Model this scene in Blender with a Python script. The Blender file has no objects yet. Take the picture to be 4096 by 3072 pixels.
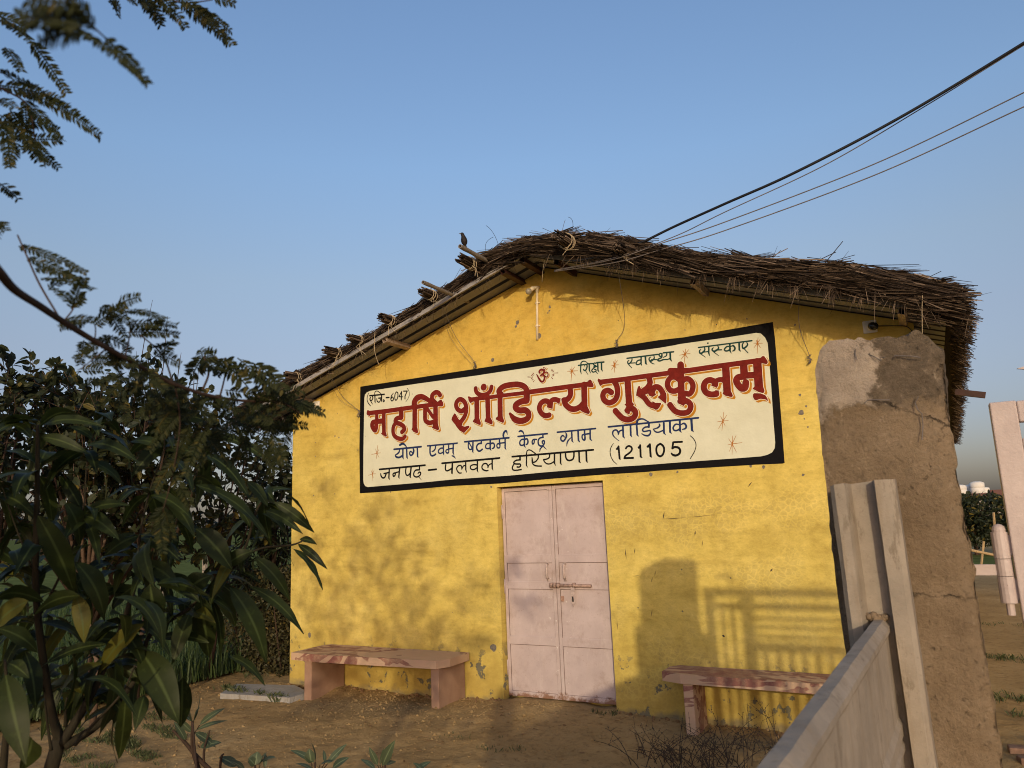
import bpy, math, random
import numpy as np
from mathutils import Vector, Matrix, noise
rng = random.Random(7)
scene = bpy.context.scene
rad = math.radians

# ------------------------------------------------------------------ camera, world, sun, exposure
F_PX, YAW, PITCH, ROLL = 2958.9, 0.5067, 0.1811, -0.0404
CAM = np.array([3.271, -6.53, 1.6725])
def _axes():
    cy, sy = math.cos(YAW), math.sin(YAW)
    f = np.array([-sy*math.cos(PITCH), cy*math.cos(PITCH), math.sin(PITCH)])
    r0 = np.array([cy, sy, 0.0]); u0 = np.cross(r0, f)
    r = r0*math.cos(ROLL) + u0*math.sin(ROLL); u = u0*math.cos(ROLL) - r0*math.sin(ROLL)
    return r, u, f
AX_R, AX_U, AX_F = _axes()
cam_d = bpy.data.cameras.new("camera"); cam = bpy.data.objects.new("camera", cam_d)
scene.collection.objects.link(cam); scene.camera = cam
cam_d.sensor_width = 36.0; cam_d.lens = 36.0*F_PX/4096.0
cam_d.clip_start = 0.05; cam_d.clip_end = 6000
M = Matrix.Identity(4)
for i in range(3):
    M[i][0] = AX_R[i]; M[i][1] = AX_U[i]; M[i][2] = -AX_F[i]; M[i][3] = CAM[i]
cam.matrix_world = M
cam_d.dof.use_dof = True; cam_d.dof.focus_distance = 6.6; cam_d.dof.aperture_fstop = 6.8

SUN = Vector((0.53, -1.0, 0.250)).normalized()          # towards the sun
EL = math.asin(SUN.z); AZ = math.atan2(SUN.x, SUN.y)
world = bpy.data.worlds.new("World"); scene.world = world; world.use_nodes = True
wn = world.node_tree.nodes; wl = world.node_tree.links
bg = wn["Background"]; sky = wn.new("ShaderNodeTexSky"); sky.sky_type = 'NISHITA'
sky.sun_disc = False; sky.sun_elevation = EL; sky.sun_rotation = AZ
sky.air_density = 1.0; sky.dust_density = 2.0; sky.ozone_density = 2.2; sky.altitude = 0
wtc = wn.new("ShaderNodeTexCoord"); wsp = wn.new("ShaderNodeSeparateXYZ"); wl.new(wtc.outputs["Generated"], wsp.inputs[0])
wrp = wn.new("ShaderNodeValToRGB"); wl.new(wsp.outputs[2], wrp.inputs[0]); we = wrp.color_ramp.elements       # dull evening murk low over the horizon
we[0].position = 0.0; we[0].color = (0.50, 0.44, 0.52, 1); we[1].position = 0.75; we[1].color = (1.10, 1.11, 1.18, 1)
for q_, c_ in ((0.10, (0.62, 0.51, 0.55, 1)), (0.22, (0.84, 0.66, 0.63, 1)), (0.31, (0.99, 0.81, 0.73, 1)), (0.45, (1.07, 1.01, 0.99, 1))):
    k_ = we.new(q_); k_.color = c_
wmx = wn.new("ShaderNodeMix"); wmx.data_type = 'RGBA'; wmx.blend_type = 'MULTIPLY'; wmx.inputs[0].default_value = 1.0
wl.new(sky.outputs[0], wmx.inputs[6]); wl.new(wrp.outputs[0], wmx.inputs[7]); wl.new(wmx.outputs[2], bg.inputs[0]); bg.inputs[1].default_value = 0.15
sun_d = bpy.data.lights.new("sun", 'SUN'); sun_d.energy = 2.0; sun_d.angle = rad(0.8); sun_d.color = (0.79, 0.66, 0.44)
sun = bpy.data.objects.new("sun", sun_d); scene.collection.objects.link(sun)
sun.rotation_euler = SUN.to_track_quat('Z', 'Y').to_euler(); sun.location = (20, -40, 20)
scene.view_settings.view_transform = 'Standard'; scene.view_settings.look = 'None'
scene.view_settings.exposure = 0.52; scene.view_settings.gamma = 1.0
scene.cycles.filter_width = 1.05; scene.cycles.max_bounces = 8; scene.cycles.transparent_max_bounces = 8

# ------------------------------------------------------------------ photo rays (px of the 4096 px wide photo) -> points in the place
def ray(x, y):
    return AX_F + AX_R*(x-2048)/F_PX - AX_U*(y-1536)/F_PX
def at(x, y, d):                      # point d metres in front of the camera
    return Vector(CAM + ray(x, y)*d)
def onY(x, y, Y=0.0):
    r = ray(x, y); return Vector(CAM + r*((Y-CAM[1])/r[1]))
def onZ(x, y, Z=0.0):
    r = ray(x, y); return Vector(CAM + r*((Z-CAM[2])/r[2]))
def px_of(P):
    d = np.array(P) - CAM; w = d @ AX_F
    if w <= 0.01: return None
    return 2048+F_PX*(d @ AX_R)/w, 1536-F_PX*(d @ AX_U)/w

# ------------------------------------------------------------------ mesh helpers
class MB:
    def __init__(self): self.v = []; self.f = []
    def quad(self, a, b, c, d):
        n = len(self.v); self.v += [tuple(a), tuple(b), tuple(c), tuple(d)]; self.f.append((n, n+1, n+2, n+3))
    def poly(self, pts):
        n = len(self.v); self.v += [tuple(p) for p in pts]; self.f.append(tuple(range(n, n+len(pts))))
    def box(self, lo, hi):
        x0, y0, z0 = lo; x1, y1, z1 = hi; n = len(self.v)
        self.v += [(x0,y0,z0),(x1,y0,z0),(x1,y1,z0),(x0,y1,z0),(x0,y0,z1),(x1,y0,z1),(x1,y1,z1),(x0,y1,z1)]
        for q in ((0,3,2,1),(4,5,6,7),(0,1,5,4),(1,2,6,5),(2,3,7,6),(3,0,4,7)): self.f.append(tuple(n+i for i in q))
    def beam(self, a, b, w, h, up=(0,0,1)):
        a = Vector(a); b = Vector(b); d = (b-a).normalized(); s = d.cross(Vector(up))
        if s.length < 1e-4: s = d.cross(Vector((1,0,0)))
        s.normalize(); u = s.cross(d); n = len(self.v)
        for p in (a, b):
            for sx, sy in ((-1,-1),(1,-1),(1,1),(-1,1)): self.v.append(tuple(p + s*(sx*w/2) + u*(sy*h/2)))
        for q in ((3,2,1,0),(4,5,6,7),(0,1,5,4),(1,2,6,5),(2,3,7,6),(3,0,4,7)): self.f.append(tuple(n+i for i in q))
    def tube(self, pts, r, n=6, cap=True):
        pts = [Vector(p) for p in pts]
        if not isinstance(r, (list, tuple)): r = [r]*len(pts)
        base = len(self.v); prev = None
        for i, p in enumerate(pts):
            d = (pts[min(i+1, len(pts)-1)] - pts[max(i-1, 0)])
            if d.length < 1e-9: d = Vector((0,0,1))
            d.normalize()
            if prev is None:
                prev = d.orthogonal().normalized()
            s = (prev - d*prev.dot(d))
            if s.length < 1e-6: s = d.orthogonal()
            s.normalize(); prev = s; u = d.cross(s)
            for k in range(n):
                a = 2*math.pi*k/n
                self.v.append(tuple(p + (s*math.cos(a) + u*math.sin(a))*r[i]))
        for i in range(len(pts)-1):
            for k in range(n):
                a = base+i*n+k; b = base+i*n+(k+1) % n
                self.f.append((a, b, b+n, a+n))
        if cap:
            self.f.append(tuple(base+k for k in range(n-1, -1, -1)))
            self.f.append(tuple(base+(len(pts)-1)*n+k for k in range(n)))
    def lathe(self, prof, c, axis=(0,0,1), n=16):     # prof: (radius, height along axis)
        ax = Vector(axis).normalized(); c = Vector(c)
        self.tube([c+ax*h for r_, h in prof], [max(r_, 1e-4) for r_, h in prof], n)
    def grid(self, P):                                # P[i][j] points
        base = len(self.v); R = len(P); Cn = len(P[0])
        for row in P: self.v += [tuple(p) for p in row]
        for i in range(R-1):
            for j in range(Cn-1):
                a = base+i*Cn+j; self.f.append((a, a+1, a+Cn+1, a+Cn))
    def obj(self, name, mat, parent=None, smooth=False):
        me = bpy.data.meshes.new(name); me.from_pydata(self.v, [], self.f); me.update()
        if smooth: me.polygons.foreach_set("use_smooth", [True]*len(me.polygons))
        o = bpy.data.objects.new(name, me); scene.collection.objects.link(o)
        if mat: me.materials.append(mat)
        if parent:
            o.parent = parent
            if parent.type == 'EMPTY' or parent.location.length > 0: o.matrix_parent_inverse = Matrix.Translation(parent.location).inverted()
        return o

def thing(name, label, cat, loc=(0,0,0), group=None):
    o = bpy.data.objects.new(name, None); scene.collection.objects.link(o); o.location = loc
    return tag(o, label, cat, group)
def tag(o, label, cat, group=None, kind='thing'):
    o['label'] = label; o['category'] = cat; o['kind'] = kind
    if group: o['group'] = group
    return o
def setting(o, kind='structure'):
    o['kind'] = kind; return o
def bevel(o, w=0.004, seg=2):
    m = o.modifiers.new("b", 'BEVEL'); m.width = w; m.segments = seg; m.limit_method = 'ANGLE'; return o

# ------------------------------------------------------------------ materials
class NT:
    def __init__(self, name):
        self.m = bpy.data.materials.new(name); self.m.use_nodes = True
        self.n = self.m.node_tree.nodes; self.l = self.m.node_tree.links
        self.b = self.n["Principled BSDF"]; self.pos = None
    def P(self):
        if self.pos is None:
            g = self.n.new("ShaderNodeNewGeometry"); self.pos = g.outputs["Position"]; self.geo = g
        return self.pos
    def node(self, t, **kw):
        nd = self.n.new(t)
        for k, v in kw.items(): setattr(nd, k, v)
        return nd
    def set(self, sock, v):
        if hasattr(v, "is_linked") or isinstance(v, bpy.types.NodeSocket): self.l.new(v, sock)
        else: sock.default_value = v
    def mapping(self, scale=(1,1,1), src=None):
        mp = self.node("ShaderNodeMapping"); self.l.new(src or self.P(), mp.inputs[0]); mp.inputs[3].default_value = scale
        return mp.outputs[0]
    def noise(self, scale, detail=5, rough=0.6, vec=None, dist=0.0):
        nd = self.node("ShaderNodeTexNoise"); self.l.new(vec or self.P(), nd.inputs["Vector"])
        nd.inputs["Scale"].default_value = scale; nd.inputs["Detail"].default_value = detail
        nd.inputs["Roughness"].default_value = rough; nd.inputs["Distortion"].default_value = dist
        return nd.outputs[0]
    def voro(self, scale, feature='F1', vec=None, rnd=1.0, out=0):
        nd = self.node("ShaderNodeTexVoronoi", feature=feature); self.l.new(vec or self.P(), nd.inputs["Vector"])
        nd.inputs["Scale"].default_value = scale; nd.inputs["Randomness"].default_value = rnd
        return nd.outputs[out]
    def ramp(self, fac, stops):
        nd = self.node("ShaderNodeValToRGB"); self.l.new(fac, nd.inputs[0]); e = nd.color_ramp.elements
        while len(e) > 1: e.remove(e[-1])
        e[0].position = stops[0][0]; e[0].color = col(stops[0][1])
        for p, c in stops[1:]:
            k = e.new(p); k.color = col(c)
        return nd.outputs[0]
    def mix(self, fac, a, b, mode='MIX'):
        nd = self.node("ShaderNodeMix", data_type='RGBA', blend_type=mode)
        self.set(nd.inputs[0], fac); self.set(nd.inputs[6], a if not isinstance(a, tuple) else col(a)); self.set(nd.inputs[7], b if not isinstance(b, tuple) else col(b))
        return nd.outputs[2]
    def math(self, op, a, b=0.0, clamp=False):
        nd = self.node("ShaderNodeMath", operation=op, use_clamp=clamp); self.set(nd.inputs[0], a); self.set(nd.inputs[1], b)
        return nd.outputs[0]
    def sep(self, i):
        s = self.node("ShaderNodeSeparateXYZ"); self.l.new(self.P(), s.inputs[0]); return s.outputs[i]
    def range(self, v, a, b, c=0.0, d=1.0):
        nd = self.node("ShaderNodeMapRange"); self.set(nd.inputs[0], v)
        for i, x in enumerate((a, b, c, d)): nd.inputs[i+1].default_value = x
        return nd.outputs[0]
    def bump(self, h, strength=0.5, dist=0.01, prev=None):
        nd = self.node("ShaderNodeBump"); nd.inputs["Strength"].default_value = strength; nd.inputs["Distance"].default_value = dist
        self.l.new(h, nd.inputs["Height"])
        if prev is not None: self.l.new(prev, nd.inputs["Normal"])
        return nd.outputs[0]
    def done(self, color, rough=0.8, normal=None, metal=0.0, spec=0.25):
        self.set(self.b.inputs["Base Color"], color if not isinstance(color, tuple) else col(color))
        self.set(self.b.inputs["Roughness"], rough); self.b.inputs["Metallic"].default_value = metal
        self.b.inputs["Specular IOR Level"].default_value = spec
        if normal is not None: self.l.new(normal, self.b.inputs["Normal"])
        return self.m
def col(c): return tuple(c) if len(c) == 4 else (c[0], c[1], c[2], 1.0)

def simple(name, c, rough=0.7, var=0.25, scale=8.0, bump=0.2, metal=0.0, spec=0.3, bscale=None):
    t = NT(name); f = t.noise(scale)
    a = tuple(x*(1-var) for x in c); b = tuple(min(1, x*(1+var)) for x in c)
    cc = t.ramp(f, [(0.3, a), (0.7, b)])
    nb = t.bump(t.noise(bscale or scale*6), bump, 0.004) if bump else None
    return t.done(cc, rough, nb, metal, spec)

def leafmat(name, c1, c2, c3=None, trans=0.25, rough=0.5, spec=0.4, rib=False):
    t = NT(name); t.P(); r = t.geo.outputs["Random Per Island"]
    st = [(0.0, c1), (0.6, c2)]
    if c3: st += [(0.9, c2), (0.97, c3)]
    cc = t.ramp(r, st); cc = t.mix(t.math('MULTIPLY', t.noise(25.0), 0.35), cc, tuple(x*0.55 for x in c1))
    if rib:
        at_ = t.node('ShaderNodeAttribute', attribute_name='rib'); cc = t.mix(t.range(at_.outputs['Fac'], 0.84, 0.96, 0, 0.75), cc, tuple(min(1, x*2.6+0.01) for x in c2)); cc = t.mix(t.range(t.noise(38.0, 6, 0.7), 0.56, 0.68, 0, 0.55), cc, tuple(min(1, x*1.9) for x in c2))
    t.done(cc, rough, None, 0.0, spec)
    tr = t.node("ShaderNodeBsdfTranslucent"); t.l.new(t.mix(0.6, cc, tuple(min(1, x*1.6) for x in c2)), tr.inputs[0])
    ms = t.node("ShaderNodeMixShader"); ms.inputs[0].default_value = trans
    t.l.new(t.b.outputs[0], ms.inputs[1]); t.l.new(tr.outputs[0], ms.inputs[2])
    t.l.new(ms.outputs[0], t.n["Material Output"].inputs[0]); return t.m

def wall_mat():
    t = NT("yellow_limewash")
    z = t.sep(2); x = t.sep(0)
    streak = t.noise(1.0, 6, 0.65, t.mapping((1.6, 1, 7.0)))
    c = t.ramp(t.noise(2.2, 6, 0.62), [(0.30, (0.541, 0.399, 0.092)), (0.52, (0.634, 0.478, 0.115)), (0.72, (0.715, 0.550, 0.152))])
    c = t.mix(t.range(streak, 0.50, 0.66, 0, 0.75), c, (0.481, 0.348, 0.079))
    # deeper, more orange tone towards the gable above the sign
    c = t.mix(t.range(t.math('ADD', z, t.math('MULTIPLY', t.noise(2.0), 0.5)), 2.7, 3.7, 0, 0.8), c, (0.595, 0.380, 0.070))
    # crackled paint: pale lines round darker flakes, in patches below the sign
    wob = t.node("ShaderNodeVectorMath", operation='ADD'); t.l.new(t.P(), wob.inputs[0])
    nz = t.node("ShaderNodeTexNoise"); nz.inputs["Scale"].default_value = 9; t.l.new(t.P(), nz.inputs["Vector"])
    sc = t.node("ShaderNodeVectorMath", operation='SCALE'); t.l.new(nz.outputs["Color"], sc.inputs[0]); sc.inputs[3].default_value = 0.075
    t.l.new(sc.outputs[0], wob.inputs[1])
    ve = t.voro(23.0, 'DISTANCE_TO_EDGE', wob.outputs[0])
    cell = t.range(ve, 0.03, 0.16, 0, 1)
    mask = t.math('MULTIPLY', t.range(t.noise(1.6, 5, 0.6), 0.45, 0.60, 0, 1), t.range(z, 2.1, 1.7, 0, 1))
    mask = t.math('MULTIPLY', mask, t.range(t.math('ABSOLUTE', t.math('SUBTRACT', x, 0.9)), 2.6, 0.9, 0.25, 1))
    c = t.mix(t.math('MULTIPLY', t.math('MULTIPLY', cell, mask), 0.55), c, (0.408, 0.297, 0.087))
    scf = t.range(t.noise(1.0, 8, 0.78, t.mapping((9, 1, 34)), 0.6), 0.60, 0.68, 0, 1)
    c = t.mix(t.math('MULTIPLY', t.math('MULTIPLY', scf, t.range(t.noise(0.9, 4), 0.45, 0.6, 0, 1)), 0.5), c, (0.376, 0.270, 0.079))
    drp = t.range(t.noise(1.0, 6, 0.7, t.mapping((15, 1, 1.1))), 0.58, 0.72, 0, 1)
    c = t.mix(t.math('MULTIPLY', t.math('MULTIPLY', drp, t.range(t.noise(1.3, 3), 0.5, 0.62, 0, 1)), 0.35), c, (0.339, 0.254, 0.093))
    blt = t.range(t.noise(0.8, 8, 0.7), 0.48, 0.62, 0, 0.45); c = t.mix(blt, c, (0.564, 0.454, 0.140))
    m1 = t.ramp(t.noise(3.1, 7, 0.72, None, 0.5), [(0.32, (0.76, 0.74, 0.70)), (0.5, (0.99, 0.99, 0.98)), (0.68, (1.12, 1.13, 1.2))]); c = t.mix(0.85, c, m1, 'MULTIPLY')
    m2 = t.ramp(t.noise(1.0, 8, 0.8, t.mapping((11, 1, 19))), [(0.33, (0.78, 0.76, 0.72)), (0.5, (1.0, 1.0, 1.0)), (0.7, (1.08, 1.09, 1.14))]); c = t.mix(0.8, c, m2, 'MULTIPLY')
    # small scuffs and holes
    sp = t.range(t.voro(5.5, 'F1'), 0.055, 0.03, 0, 1)
    sp = t.math('MULTIPLY', sp, t.range(t.noise(3.3), 0.50, 0.56, 0, 1))
    c = t.mix(t.math('MULTIPLY', sp, 0.85), c, (0.174, 0.160, 0.103))
    fl = t.math('MULTIPLY', t.range(t.noise(14.0, 8, 0.75), 0.66, 0.70, 0, 1), t.range(t.noise(1.7), 0.5, 0.62, 0, 1))
    c = t.mix(t.math('MULTIPLY', fl, 0.6), c, (0.268, 0.216, 0.085))
    # grime and flaking plaster along the foot of the wall
    low = t.math('ADD', z, t.math('MULTIPLY', t.noise(4.0, 8, 0.7), -0.75))
    c = t.mix(t.range(low, 0.25, -0.30, 0, 0.55), c, (0.334, 0.225, 0.051))
    peel = t.math('MULTIPLY', t.range(t.noise(6.5, 7, 0.66), 0.575, 0.60, 0, 1), t.range(z, 0.52, 0.30, 0, 1))
    c = t.mix(peel, c, (0.160, 0.145, 0.094))
    base = t.range(t.math('ADD', z, t.math('MULTIPLY', t.noise(5.0, 6), -0.3)), -0.16, -0.22, 0, 1)
    c = t.mix(t.math('MULTIPLY', base, 0.8), c, (0.225, 0.180, 0.100))
    h = t.math('ADD', t.noise(3.0, 8, 0.6), t.math('MULTIPLY', t.noise(60.0, 4), 0.16))
    h = t.math('SUBTRACT', h, t.math('MULTIPLY', peel, 0.25))
    h = t.math('SUBTRACT', h, t.math('MULTIPLY', sp, 0.3))
    return t.done(c, 0.88, t.bump(h, 0.55, 0.03), 0, 0.2)

def paint(name, c, var=0.12):
    t = NT(name); f = t.noise(16.0, 7, 0.75)
    cc = t.ramp(f, [(0.3, tuple(x*(1-var) for x in c)), (0.7, tuple(min(1, x*(1+var)) for x in c))])
    br = t.range(t.noise(1.0, 5, 0.7, t.mapping((9, 9, 60))), 0.62, 0.75, 0, 0.35)
    cc = t.mix(br, cc, tuple(min(1, x*1.7+0.01) for x in c))
    return t.done(cc, 0.75, t.bump(t.noise(3.0, 8, 0.6), 0.4, 0.02), 0, 0.12)

def cream_mat():
    t = NT("sign_cream"); c = t.ramp(t.noise(3.0, 7, 0.65), [(0.3, (0.571, 0.557, 0.409)), (0.7, (0.658, 0.651, 0.497))])
    d = t.math('MULTIPLY', t.range(t.noise(1.0, 6, 0.75, t.mapping((7, 7, 26))), 0.66, 0.72, 0, 1), t.range(t.noise(1.4), 0.5, 0.6, 0, 1))
    c = t.mix(t.math('MULTIPLY', d, 0.6), c, (0.367, 0.340, 0.236))
    sp = t.math('MULTIPLY', t.range(t.voro(7.0), 0.05, 0.03, 0, 1), t.range(t.noise(2.2), 0.52, 0.57, 0, 1))
    c = t.mix(t.math('MULTIPLY', sp, 0.8), c, (0.122, 0.106, 0.087))
    return t.done(c, 0.75, t.bump(t.noise(3.0, 8, 0.6), 0.45, 0.025), 0, 0.25)

def door_mat():
    t = NT("pink_door_enamel"); z = t.sep(2)
    c = t.ramp(t.noise(3.5, 7, 0.65), [(0.3, (0.439, 0.346, 0.329)), (0.7, (0.547, 0.442, 0.421))])
    st = t.range(t.noise(1.0, 7, 0.7, t.mapping((22, 22, 2.2))), 0.55, 0.75, 0, 0.5)
    c = t.mix(st, c, (0.486, 0.369, 0.306))
    gr = t.range(t.noise(5.0, 8, 0.75), 0.50, 0.68, 0, 0.6); c = t.mix(gr, c, (0.34, 0.245, 0.205)); lt = t.range(t.noise(1.0, 7, 0.75, t.mapping((14, 14, 4))), 0.54, 0.72, 0, 0.5); c = t.mix(lt, c, (0.62, 0.53, 0.49))
    hg = t.math('MULTIPLY', t.range(t.math('ABSOLUTE', t.math('SUBTRACT', z, 1.05)), 0.45, 0.05, 0, 1), t.range(t.math('ABSOLUTE', t.sep(0)), 0.30, 0.04, 0, 1)); c = t.mix(t.math('MULTIPLY', hg, t.range(t.noise(8.0, 6, 0.7), 0.35, 0.65, 0.1, 0.6)), c, (0.30, 0.215, 0.175))
    sp = t.range(t.noise(60.0, 5, 0.75), 0.61, 0.68, 0, 0.6); c = t.mix(sp, c, (0.297, 0.207, 0.153))
    wh = t.math('MULTIPLY', t.range(t.noise(26.0, 5, 0.7), 0.64, 0.68, 0, 0.6), t.range(t.math('ABSOLUTE', t.sep(0)), 0.2, 0.02, 0, 1)); c = t.mix(wh, c, (0.855, 0.856, 0.796))
    ru = t.math('ADD', t.range(z, 0.16, 0.0, 0, 0.55), t.noise(18.0, 7, 0.75))
    c = t.mix(t.range(ru, 0.93, 1.06, 0, 0.85), c, (0.20, 0.085, 0.035))
    return t.done(c, 0.55, t.bump(t.noise(9.0, 6), 0.25, 0.008), 0, 0.35)

def gate_mat():
    t = NT("pink_white_gate_paint")
    c = t.ramp(t.noise(9.0, 6, 0.65), [(0.3, (0.400, 0.325, 0.306)), (0.7, (0.499, 0.416, 0.389))])
    ch = t.range(t.noise(42.0, 6, 0.7), 0.66, 0.70, 0, 0.85); c = t.mix(ch, c, (0.185, 0.097, 0.067))
    st = t.range(t.noise(1.0, 5, 0.7, t.mapping((60, 60, 4))), 0.6, 0.75, 0, 0.35); c = t.mix(st, c, (0.383, 0.296, 0.267))
    return t.done(c, 0.5, t.bump(t.noise(70.0, 4), 0.35, 0.004), 0, 0.4)

def cement_mat():
    t = NT("weathered_cement_render"); x = t.sep(0); z = t.sep(2)
    n1 = t.noise(4.0, 9, 0.72); fine = t.noise(70.0, 9, 0.75)
    c = t.ramp(n1, [(0.28, (0.153, 0.109, 0.068)), (0.5, (0.227, 0.165, 0.104)), (0.74, (0.306, 0.230, 0.155))])
    c = t.mix(t.range(fine, 0.54, 0.68, 0, 0.55), c, (0.062, 0.043, 0.029))
    c = t.mix(t.range(t.noise(33.0, 7, 0.7), 0.58, 0.72, 0, 0.5), c, (0.409, 0.316, 0.219))
    # dark weathering on the cap, pale smooth patch on its outer corner
    wob = t.math('MULTIPLY', t.math('SUBTRACT', t.noise(9.0, 6, 0.7), 0.5), 0.22)
    cap = t.range(t.math('ADD', z, wob), 1.955, 1.985, 0, 1)
    c = t.mix(t.math('MULTIPLY', cap, 0.8), c, t.ramp(t.noise(24.0, 9, 0.78), [(0.36, (0.057, 0.047, 0.035)), (0.58, (0.143, 0.111, 0.081)), (0.74, (0.340, 0.282, 0.209))]))
    pm = t.math('MULTIPLY', t.range(t.math('ADD', x, wob), 3.165, 3.150, 0, 1), cap)
    pale = t.ramp(t.noise(11.0, 8, 0.68), [(0.3, (0.284, 0.227, 0.176)), (0.7, (0.419, 0.345, 0.271))])
    pale = t.mix(t.range(t.noise(1.0, 6, 0.7, t.mapping((38, 38, 9))), 0.60, 0.72, 0, 0.55), pale, (0.126, 0.094, 0.070))
    c = t.mix(pm, c, pale)
    pit = t.range(t.noise(52.0, 6, 0.7), 0.60, 0.68, 0, 1)
    pit = t.math('MULTIPLY', pit, t.range(t.noise(7.0, 5), 0.42, 0.58, 0, 1)); pit = t.math('MULTIPLY', pit, t.math('SUBTRACT', 1.0, pm))
    c = t.mix(t.math('MULTIPLY', pit, 0.35), c, (0.052, 0.036, 0.025))
    # two long cracks: across the shaft, and slanting under the cap
    w2 = t.math('MULTIPLY', t.math('SUBTRACT', t.noise(26.0, 6, 0.7), 0.5), 0.075)
    zz = t.math('ADD', z, w2)
    k1 = t.range(t.math('ABSOLUTE', t.math('SUBTRACT', zz, 1.405)), 0.0015, 0.005, 1, 0)
    sl = t.math('SUBTRACT', t.math('ADD', zz, t.math('MULTIPLY', t.math('SUBTRACT', x, 3.16), 0.50)), 1.985)
    k2 = t.math('MULTIPLY', t.range(t.math('ABSOLUTE', sl), 0.001, 0.004, 1, 0), t.range(x, 3.13, 3.16, 0, 1))
    sl3 = t.math('SUBTRACT', zz, 2.035); k3 = t.math('MULTIPLY', t.range(t.math('ABSOLUTE', sl3), 0.001, 0.005, 1, 0), t.range(x, 3.17, 3.2, 0, 1))
    cr = t.math('MULTIPLY', t.math('MAXIMUM', k1, k2), t.range(t.noise(11.0, 4), 0.44, 0.60, 0.0, 0.85))
    c = t.mix(t.math('MULTIPLY', cr, 0.7), c, (0.029, 0.022, 0.015))
    h = t.math('ADD', t.math('MULTIPLY', fine, 0.55), t.math('MULTIPLY', t.noise(14.0, 8, 0.7), 0.9))
    h = t.math('SUBTRACT', h, t.math('MULTIPLY', pit, 0.3)); h = t.math('SUBTRACT', h, t.math('MULTIPLY', cr, 0.5))
    return t.done(c, 0.92, t.bump(h, 1.0, 0.018), 0, 0.12)

def concrete_mat(name="precast_concrete", tint=(0.288, 0.244, 0.193)):
    t = NT(name)
    c = t.ramp(t.noise(7.0, 7, 0.68), [(0.3, tuple(v*0.78 for v in tint)), (0.7, tuple(v*1.15 for v in tint))])
    st = t.range(t.noise(1.0, 6, 0.7, t.mapping((26, 26, 2.5))), 0.52, 0.72, 0, 0.5); c = t.mix(st, c, (0.200, 0.143, 0.084)); c = t.mix(t.range(t.noise(3.0, 6, 0.7), 0.55, 0.68, 0, 0.45), c, (0.336, 0.267, 0.178)); c = t.mix(t.range(t.noise(55.0, 7, 0.75), 0.58, 0.70, 0, 0.5), c, (0.136, 0.105, 0.076))
    dk = t.math('MULTIPLY', t.range(t.noise(1.0, 8, 0.75, t.mapping((20, 20, 6))), 0.54, 0.60, 0, 1), t.range(t.noise(3.5, 3), 0.46, 0.56, 0, 1)); c = t.mix(t.math('MULTIPLY', dk, 0.6), c, (0.15, 0.118, 0.082))
    pt = t.math('MULTIPLY', t.range(t.voro(38.0), 0.16, 0.08, 0, 1), t.range(t.noise(5.0), 0.5, 0.6, 0, 1)); c = t.mix(t.math('MULTIPLY', pt, 0.7), c, (0.144, 0.112, 0.081))
    h = t.math('SUBTRACT', t.noise(18.0, 8, 0.68), t.math('MULTIPLY', pt, 0.5))
    return t.done(c, 0.85, t.bump(h, 0.5, 0.008), 0, 0.2)

def stone_mat():
    t = NT("banded_red_sandstone")
    n = t.noise(1.0, 4, 0.55, t.mapping((0.75, 1.7, 2.2)), 1.1)
    b = t.ramp(n, [(0.40, (0.504, 0.326, 0.214)), (0.47, (0.528, 0.353, 0.234)), (0.475, (0.221, 0.089, 0.067)), (0.545, (0.252, 0.107, 0.081)), (0.55, (0.504, 0.333, 0.220)), (0.60, (0.485, 0.313, 0.202)), (0.605, (0.240, 0.093, 0.072))])
    c = t.mix(t.range(t.noise(40, 6, 0.7), 0.62, 0.72, 0, 0.5), b, (0.605, 0.440, 0.324))
    c = t.mix(t.range(t.noise(9.0, 8, 0.75), 0.42, 0.68, 0, 0.7), c, (0.453, 0.320, 0.194))
    return t.done(c, 0.7, t.bump(t.noise(30, 6), 0.25, 0.005), 0, 0.3)

def dirt_mat():
    t = NT("sandy_earth")
    c = t.ramp(t.noise(1.3, 8, 0.65), [(0.3, (0.272, 0.178, 0.077)), (0.55, (0.367, 0.247, 0.112)), (0.75, (0.448, 0.317, 0.155))])
    c = t.mix(t.range(t.noise(14.0, 8, 0.72), 0.50, 0.66, 0, 0.6), c, (0.175, 0.109, 0.048))
    c = t.mix(t.range(t.noise(60.0, 5, 0.7), 0.60, 0.72, 0, 0.5), c, (0.489, 0.361, 0.187))
    # far ground greens over
    d = t.math('ABSOLUTE', t.sep(1)); c = t.mix(t.range(d, 22, 45, 0, 0.8), c, (0.099, 0.122, 0.032))
    h = t.math('ADD', t.noise(9.0, 9, 0.7), t.math('MULTIPLY', t.noise(45.0, 6, 0.7), 0.4))
    return t.done(c, 0.95, t.bump(h, 0.9, 0.03), 0, 0.1)

def thatch_mat(name, a, b, c_):
    t = NT(name); t.P(); r = t.geo.outputs["Random Per Island"]
    c = t.ramp(r, [(0.0, a), (0.55, b), (0.92, c_), (1.0, tuple(min(1, v*1.5) for v in c_))])
    c = t.mix(t.math('MULTIPLY', t.noise(7.0), 0.6), c, tuple(v*0.5 for v in a))
    return t.done(c, 0.85, None, 0, 0.15)

def wood_mat(name, c):
    t = NT(name); n = t.noise(1.0, 6, 0.65, t.mapping((40, 40, 5)))
    cc = t.ramp(n, [(0.3, tuple(v*0.6 for v in c)), (0.7, tuple(v*1.25 for v in c))])
    return t.done(cc, 0.8, t.bump(n, 0.5, 0.004), 0, 0.2)

def glass_mat():
    t = NT("frosted_bulb"); t.b.inputs["Transmission Weight"].default_value = 0.35
    return t.done((0.40, 0.36, 0.28), 0.25, None, 0, 0.5)

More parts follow.
